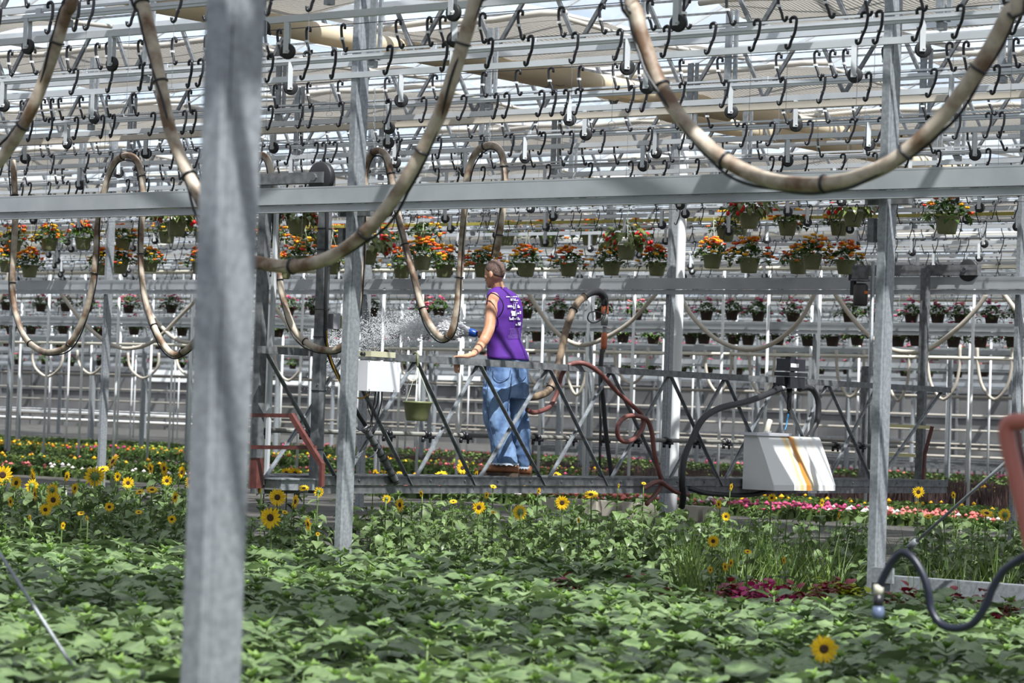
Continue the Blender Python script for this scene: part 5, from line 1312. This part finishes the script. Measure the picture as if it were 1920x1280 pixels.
# ------------------------------------------------------------------ bedding rows beyond the walkway
# spacing bands
def bed(v, wv, h, mats, cols, seed, lab, dens=1.0, spiky=False, a0=None, a1=None):
    r = random.Random(seed); m = MB(); ua, ub = urange(v, 1.16, .49, 1.5)
    if a0: ua = uv(PV(a0, 800, v))[0]
    if a1: ub = uv(PV(a1, 800, v))[0]
    n = int((ub - ua) * wv * 48 * dens)
    for i in range(n):
        u = r.uniform(ua, ub); vv = v + r.uniform(-wv / 2, wv / 2); c = W(u, vv, 0); hh = h * r.uniform(.6, 1.15)
        cl = math.sin(u * 1.3 + seed) + math.sin(u * .47 + seed * 2)
        if spiky:
            for q in range(3):
                d = Vector((r.uniform(-1, 1), r.uniform(-1, 1), 0)) * .12; s_ = RD * .02
                m.add([c + d * .2 - s_, c + d * .2 + s_, c + d + ZD * hh], [(0, 1, 2)], 0)
        else:
            for q in range(4):
                a = r.uniform(0, 6.28); e = Vector((math.cos(a), math.sin(a), 0)); s_ = Vector((-math.sin(a), math.cos(a), 0)) * .035; z = ZD * hh * r.uniform(.5, 1)
                m.add([c + z, c + z + e * .06 - s_ + ZD * .02, c + z + e * .12 - ZD * .01, c + z + e * .06 + s_ + ZD * .02], [(0, 1, 2, 3)], 0)
            m.add([c - RD * .05, c + RD * .05, c + RD * .03 + ZD * hh, c - RD * .03 + ZD * hh], [(0, 1, 2, 3)], 0)
        if r.random() < cols[0]:
            mi = 1 + (int((cl + 2) / 4 * (len(mats) - 1) + r.uniform(-.4, .4)) % (len(mats) - 1)); p = c + ZD * (hh + .03) + RD * r.uniform(-.05, .05); s_ = r.uniform(.025, .045)
            m.add([p + q * s_ for q in oc], of, mi)
    tag(m.build('bedding_plants', mats, smooth=False), lab, 'plants', kind='stuff')
bed(33.5, 1.3, .16, [BEDG, PINK, WHITEF, CORAL, WHITEF], [.6], 1, 'strip of pink and white bedding flowers beyond the walkway', 1.3, False, 1000, 2000)
bed(32.6, .6, .16, [BEDG, CORAL, WHITEF], [.25], 21, 'thin line of pale pink bedding flowers left of the man', 1.3, False, -80, 980)
bed(36.3, 1.8, .2, [BEDG, YELO], [.06], 2, 'green bedding strip behind the pink and white flowers', 1.0)
bed(41.5, 2.5, .42, [PURPG, PURPG], [.0], 3, 'dark purple spiky grasses at right beyond the walkway', 2.0, True, 1180, 2000)
bed(37.5, 3.0, .2, [BEDG, CORAL, BEDG, PURPG, BEDG, BEDG], [.15], 4, 'grey green and pale pink bedding plants at left', 1.0, False, -80, 640)
bed(45.5, 2.2, .22, [BEDG, BEDG, CORAL, PINK, BEDG], [.2], 5, 'green bedding strip with pink flowers behind the man', 1.0, False, 600, 1250)
bed(48.0, 1.2, .2, [BEDG, YELO, BEDY], [.15], 6, 'lime and yellow bedding strip', .9)
bed(51.0, 2.2, .32, [PURPG, BEDG], [.2], 7, 'purple brown grasses behind the pink flowers', 2.0, True, 700, 2000)
bed(46.0, 1.2, .2, [BEDG, YELO, YELO, ORANGE, MAGE, BEDG], [.22], 8, 'yellow orange and magenta bedding flowers at far left', 1.3, False, -80, 620)
bed(49.0, 1.4, .2, [BEDY, BEDY], [.1], 9, 'bright lime strip of bedding plants far away', .9, False, -80, 900)
bed(54.0, 2.6, .22, [BEDG, BEDG], [.0], 10, 'distant green bedding strip', .8)
bed(60.5, 1.8, .25, [BEDG, CORAL, PINK], [.2], 11, 'distant green and coral bedding strip', .8, False, 400, 2000)
# low concrete planter blocks behind
m = MB()
for i in range(9):
    p = PV(1040 + i * 38, 890, 30.5); u_, v_ = uv(p); m.box(W(u_, v_, .10), .24, .24, .2)
tag(m.build('planter_edge', mat('tan_block', (0.42, 0.38, 0.32), 0.8)), 'tan block edging behind the walkway deck', 'edging')

# ------------------------------------------------------------------ hanging baskets
def basket_parts(seed, kind):
    r = random.Random(seed); fo = MB(); fl = MB(); R = .125
    if kind == 'begonia':
        for i in range(85):
            a = r.uniform(0, 6.28); el = r.uniform(.0, 1.3); b0 = Vector((math.cos(a) * .05, math.sin(a) * .05, .02))
            p = b0 + Vector((math.cos(a) * math.cos(el), math.sin(a) * math.cos(el), math.sin(el))) * r.uniform(.06, .22)
            leaf(fo, p, a + r.uniform(-.5, .5), r.uniform(-.7, .4), r.uniform(.10, .15), .06, .3, r.uniform(.8, 1.6), heart=False, roll=r.uniform(-.5, .5))
        for i in range(26):
            a = r.uniform(-.5, .6) + (math.pi if r.random() < .35 else 0); el = r.uniform(-.2, 1.0); q = r.uniform(.18, .27)
            fl.ball(Vector((math.cos(a) * math.cos(el), math.sin(a) * math.cos(el), math.sin(el) * .8)) * q, .022, .022, .026, 6, 4)
    else:
        for i in range(150):
            a = r.uniform(0, 6.28); q = .20 * r.random() ** .6; z = .12 * (1 - (q / .17) ** 2) + r.uniform(-.03, .03)
            leaf(fo, Vector((math.cos(a) * q, math.sin(a) * q, z)), r.uniform(0, 6.28), r.uniform(-.5, .7), r.uniform(.05, .08), .045, .3, .8)
        ns = r.randint(30, 48) if kind == 'orange' else r.randint(10, 18)
        for i in range(ns):
            a = r.uniform(0, 6.28); q = r.uniform(.03, .24); z = .17 * (1 - (q / .22) ** 2) + r.uniform(-.01, .05)
            mi = r.choice([0, 0, 0, 1, 1, 2]) if kind == 'orange' else r.randrange(3)
            c = Vector((math.cos(a) * q, math.sin(a) * q, z)); sz = r.uniform(.018, .027)
            for w in range(4):
                an = w * 1.57 + r.random(); fl.ball(c + Vector((math.cos(an), math.sin(an), r.uniform(-.3, .3))) * sz * .6, sz * .62, sz * .62, sz * .5, 6, 4, mi=mi)
    pm = pot_mesh(.25)
    stn = MB(); stn.tube([O, Vector((0, 0, -.01))], .001, 3)
    fm = {'begonia': [RED], 'orange': [ORANGE, YELO, REDO], 'pink': [PINK, MAGE, CORAL], 'sparse': [ORANGE, YELO, REDO]}[kind]
    tg = MB(); tg.box(Vector((.035, -.103, -.045)), .03, .004, .02, Vector((1, 0, 0)), Vector((0, 1, 0)), ZD)
    return (pm.mesh('pot', POTB if kind == 'pink' else POTG, True), fo.mesh('foliage', BLEAFR if kind == 'begonia' else BLEAF, True), fl.mesh('blossoms', fm, True), tg.mesh('tag', TAGW))
BK = {'orange': [basket_parts(i, 'orange') for i in range(6)], 'begonia': [basket_parts(20 + i, 'begonia') for i in range(3)], 'pink': [basket_parts(40 + i, 'pink') for i in range(5)], 'sparse': [basket_parts(50, 'sparse')]}
def hang(z0):
    m = MB(); 
    for a in (.5, 2.6, 4.7): m.tube([Vector((.12 * math.cos(a), .12 * math.sin(a), 0)), Vector((0, 0, .36))], .0022, 4)
    m.tube(spline([Vector((0, 0, .35)), Vector((0, 0, .40)), Vector((.015, 0, .425)), Vector((.03, 0, .41))], 3), .005, 5)
    m.tube([Vector((0, 0, .42)), Vector((0, 0, z0))], .002, 4)
    return m
hg = random.Random(31)
def basket(px, py, w, kind, label, grp=None, ztop=3.95, v=None):
    D = 1300.0 / w * .98
    p = P(px, py, D) if v is None else PV(px, py, v)
    t = empty('hanging_basket', label, 'hanging basket', grp, loc=p); t.rotation_euler = (0, 0, hg.uniform(-.6, .6)); 
    ms = hg.choice(BK[kind])
    for me, nm in zip(ms, ('pot', 'foliage', 'blossoms', 'tag')):
        if nm == 'tag' and (kind == 'pink' or hg.random() < .4): continue
        o = link(nm, me, t)
        if nm in ('foliage', 'blossoms'): o.rotation_euler = (0, 0, hg.uniform(0, 6.28) if kind != 'begonia' else hg.uniform(-.5, .5)); s_ = hg.uniform(1.05, 1.3); o.scale = (s_, s_, s_)
    zz = max(.45, ztop - p.z); hang(zz).build('hanger', STRING, t)
    return t
UP = [(26, 450, 31, 'orange'), (93, 447, 32, 'orange'), (156, 445, 32, 'orange'), (231, 447, 31, 'orange'), (313, 433, 32, 'orange'), (380, 432, 32, 'orange'), (510, 440, 32, 'orange'), (566, 450, 32, 'orange'), (601, 440, 32, 'orange'), (634, 445, 32, 'orange'), (722, 445, 32, 'orange'), (794, 437, 34, 'orange'),
      (950, 437, 32, 'orange'), (1026, 440, 32, 'orange'), (1106, 437, 32, 'orange'), (1195, 436, 33, 'orange'), (1361, 427, 36, 'orange'), (1387, 415, 35, 'orange'), (1477, 415, 37, 'orange'), (1574, 415, 37, 'orange')]
LO = [(14, 488, 31, 'orange'), (56, 497, 32, 'orange'), (194, 493, 32, 'orange'), (226, 490, 31, 'orange'), (282, 487, 31, 'orange'), (375, 492, 31, 'orange'), (532, 500, 32, 'orange'), (570, 480, 36, 'orange'), (622, 490, 34, 'orange'), (680, 495, 34, 'orange'), (754, 497, 34, 'orange'), (792, 480, 36, 'orange'), (833, 495, 35, 'orange'),
      (906, 495, 35, 'orange'), (987, 493, 36, 'orange'), (1067, 493, 35, 'orange'), (1147, 490, 36, 'orange'), (1232, 492, 35, 'orange'), (1336, 477, 37, 'orange'), (1405, 483, 40, 'orange'), (1497, 487, 37, 'orange'), (1523, 477, 38, 'orange'), (1586, 487, 38, 'orange')]
for i, q in enumerate(UP): basket(*q[:4], 'green pot of orange and yellow flowers, %s from the left in the upper basket row' % ordinal(i), ztop=4.55)
for i, q in enumerate(LO): basket(*q[:4], 'green pot of orange flowers, %s from the left in the lower basket row' % ordinal(i))
for (x, y, w, l) in ((331, 416, 38, 'big trailing red begonia basket left of the blurred column'), (557, 412, 37, 'big red begonia basket left of the dark corner post'), (690, 470, 36, 'bronze leaved begonia basket beside the left grey column'), (1175, 460, 37, 'big dark leaved begonia basket near the thick downpipe'), (1405, 400, 40, 'big glossy red begonia basket below the big hose loop'), (1600, 397, 39, 'big red begonia basket next to the right grey column')):
    basket(x, y, w, 'begonia', l, ztop=4.4)
basket(1776, 405, 47, 'sparse', 'green pot with few flowers hanging alone right of the right column', ztop=3.9)
for (y, xs, v, l, g, zt) in ((579, [12, 80, 125, 165, 243, 318, 375, 540, 590, 668, 698, 792, 820, 990, 1045, 1130, 1190, 1325, 1376, 1425, 1484, 1590, 1640, 1712, 1757, 1805, 1862, 1912], 41.5, 'dark pot with pink flowers in the distant upper row', 'distant pink baskets, upper row', 3.95),
                             (622, [20, 60, 118, 185, 250, 300, 345, 520, 560, 640, 690, 740, 795, 850, 1010, 1060, 1120, 1165, 1225, 1292, 1318, 1372, 1402, 1455, 1512, 1560, 1610, 1682, 1722, 1785, 1842, 1895], 41.5, 'dark pot with flowers in the distant lower row', 'distant pink baskets, lower row', 3.95),
                             (652, list(range(15, 1920, 47)), 62.5, 'tiny flower basket in the farthest row', 'farthest baskets', 3.95), (684, list(range(30, 1920, 52)), 62.5, 'tiny flower basket low in the farthest row', 'farthest low baskets', 3.95)):
    for x in xs:
        t = basket(x + hg.uniform(-4, 4), y + (x - 960) * .011 + hg.uniform(-2, 2), 24, 'pink', l, g, zt, v)
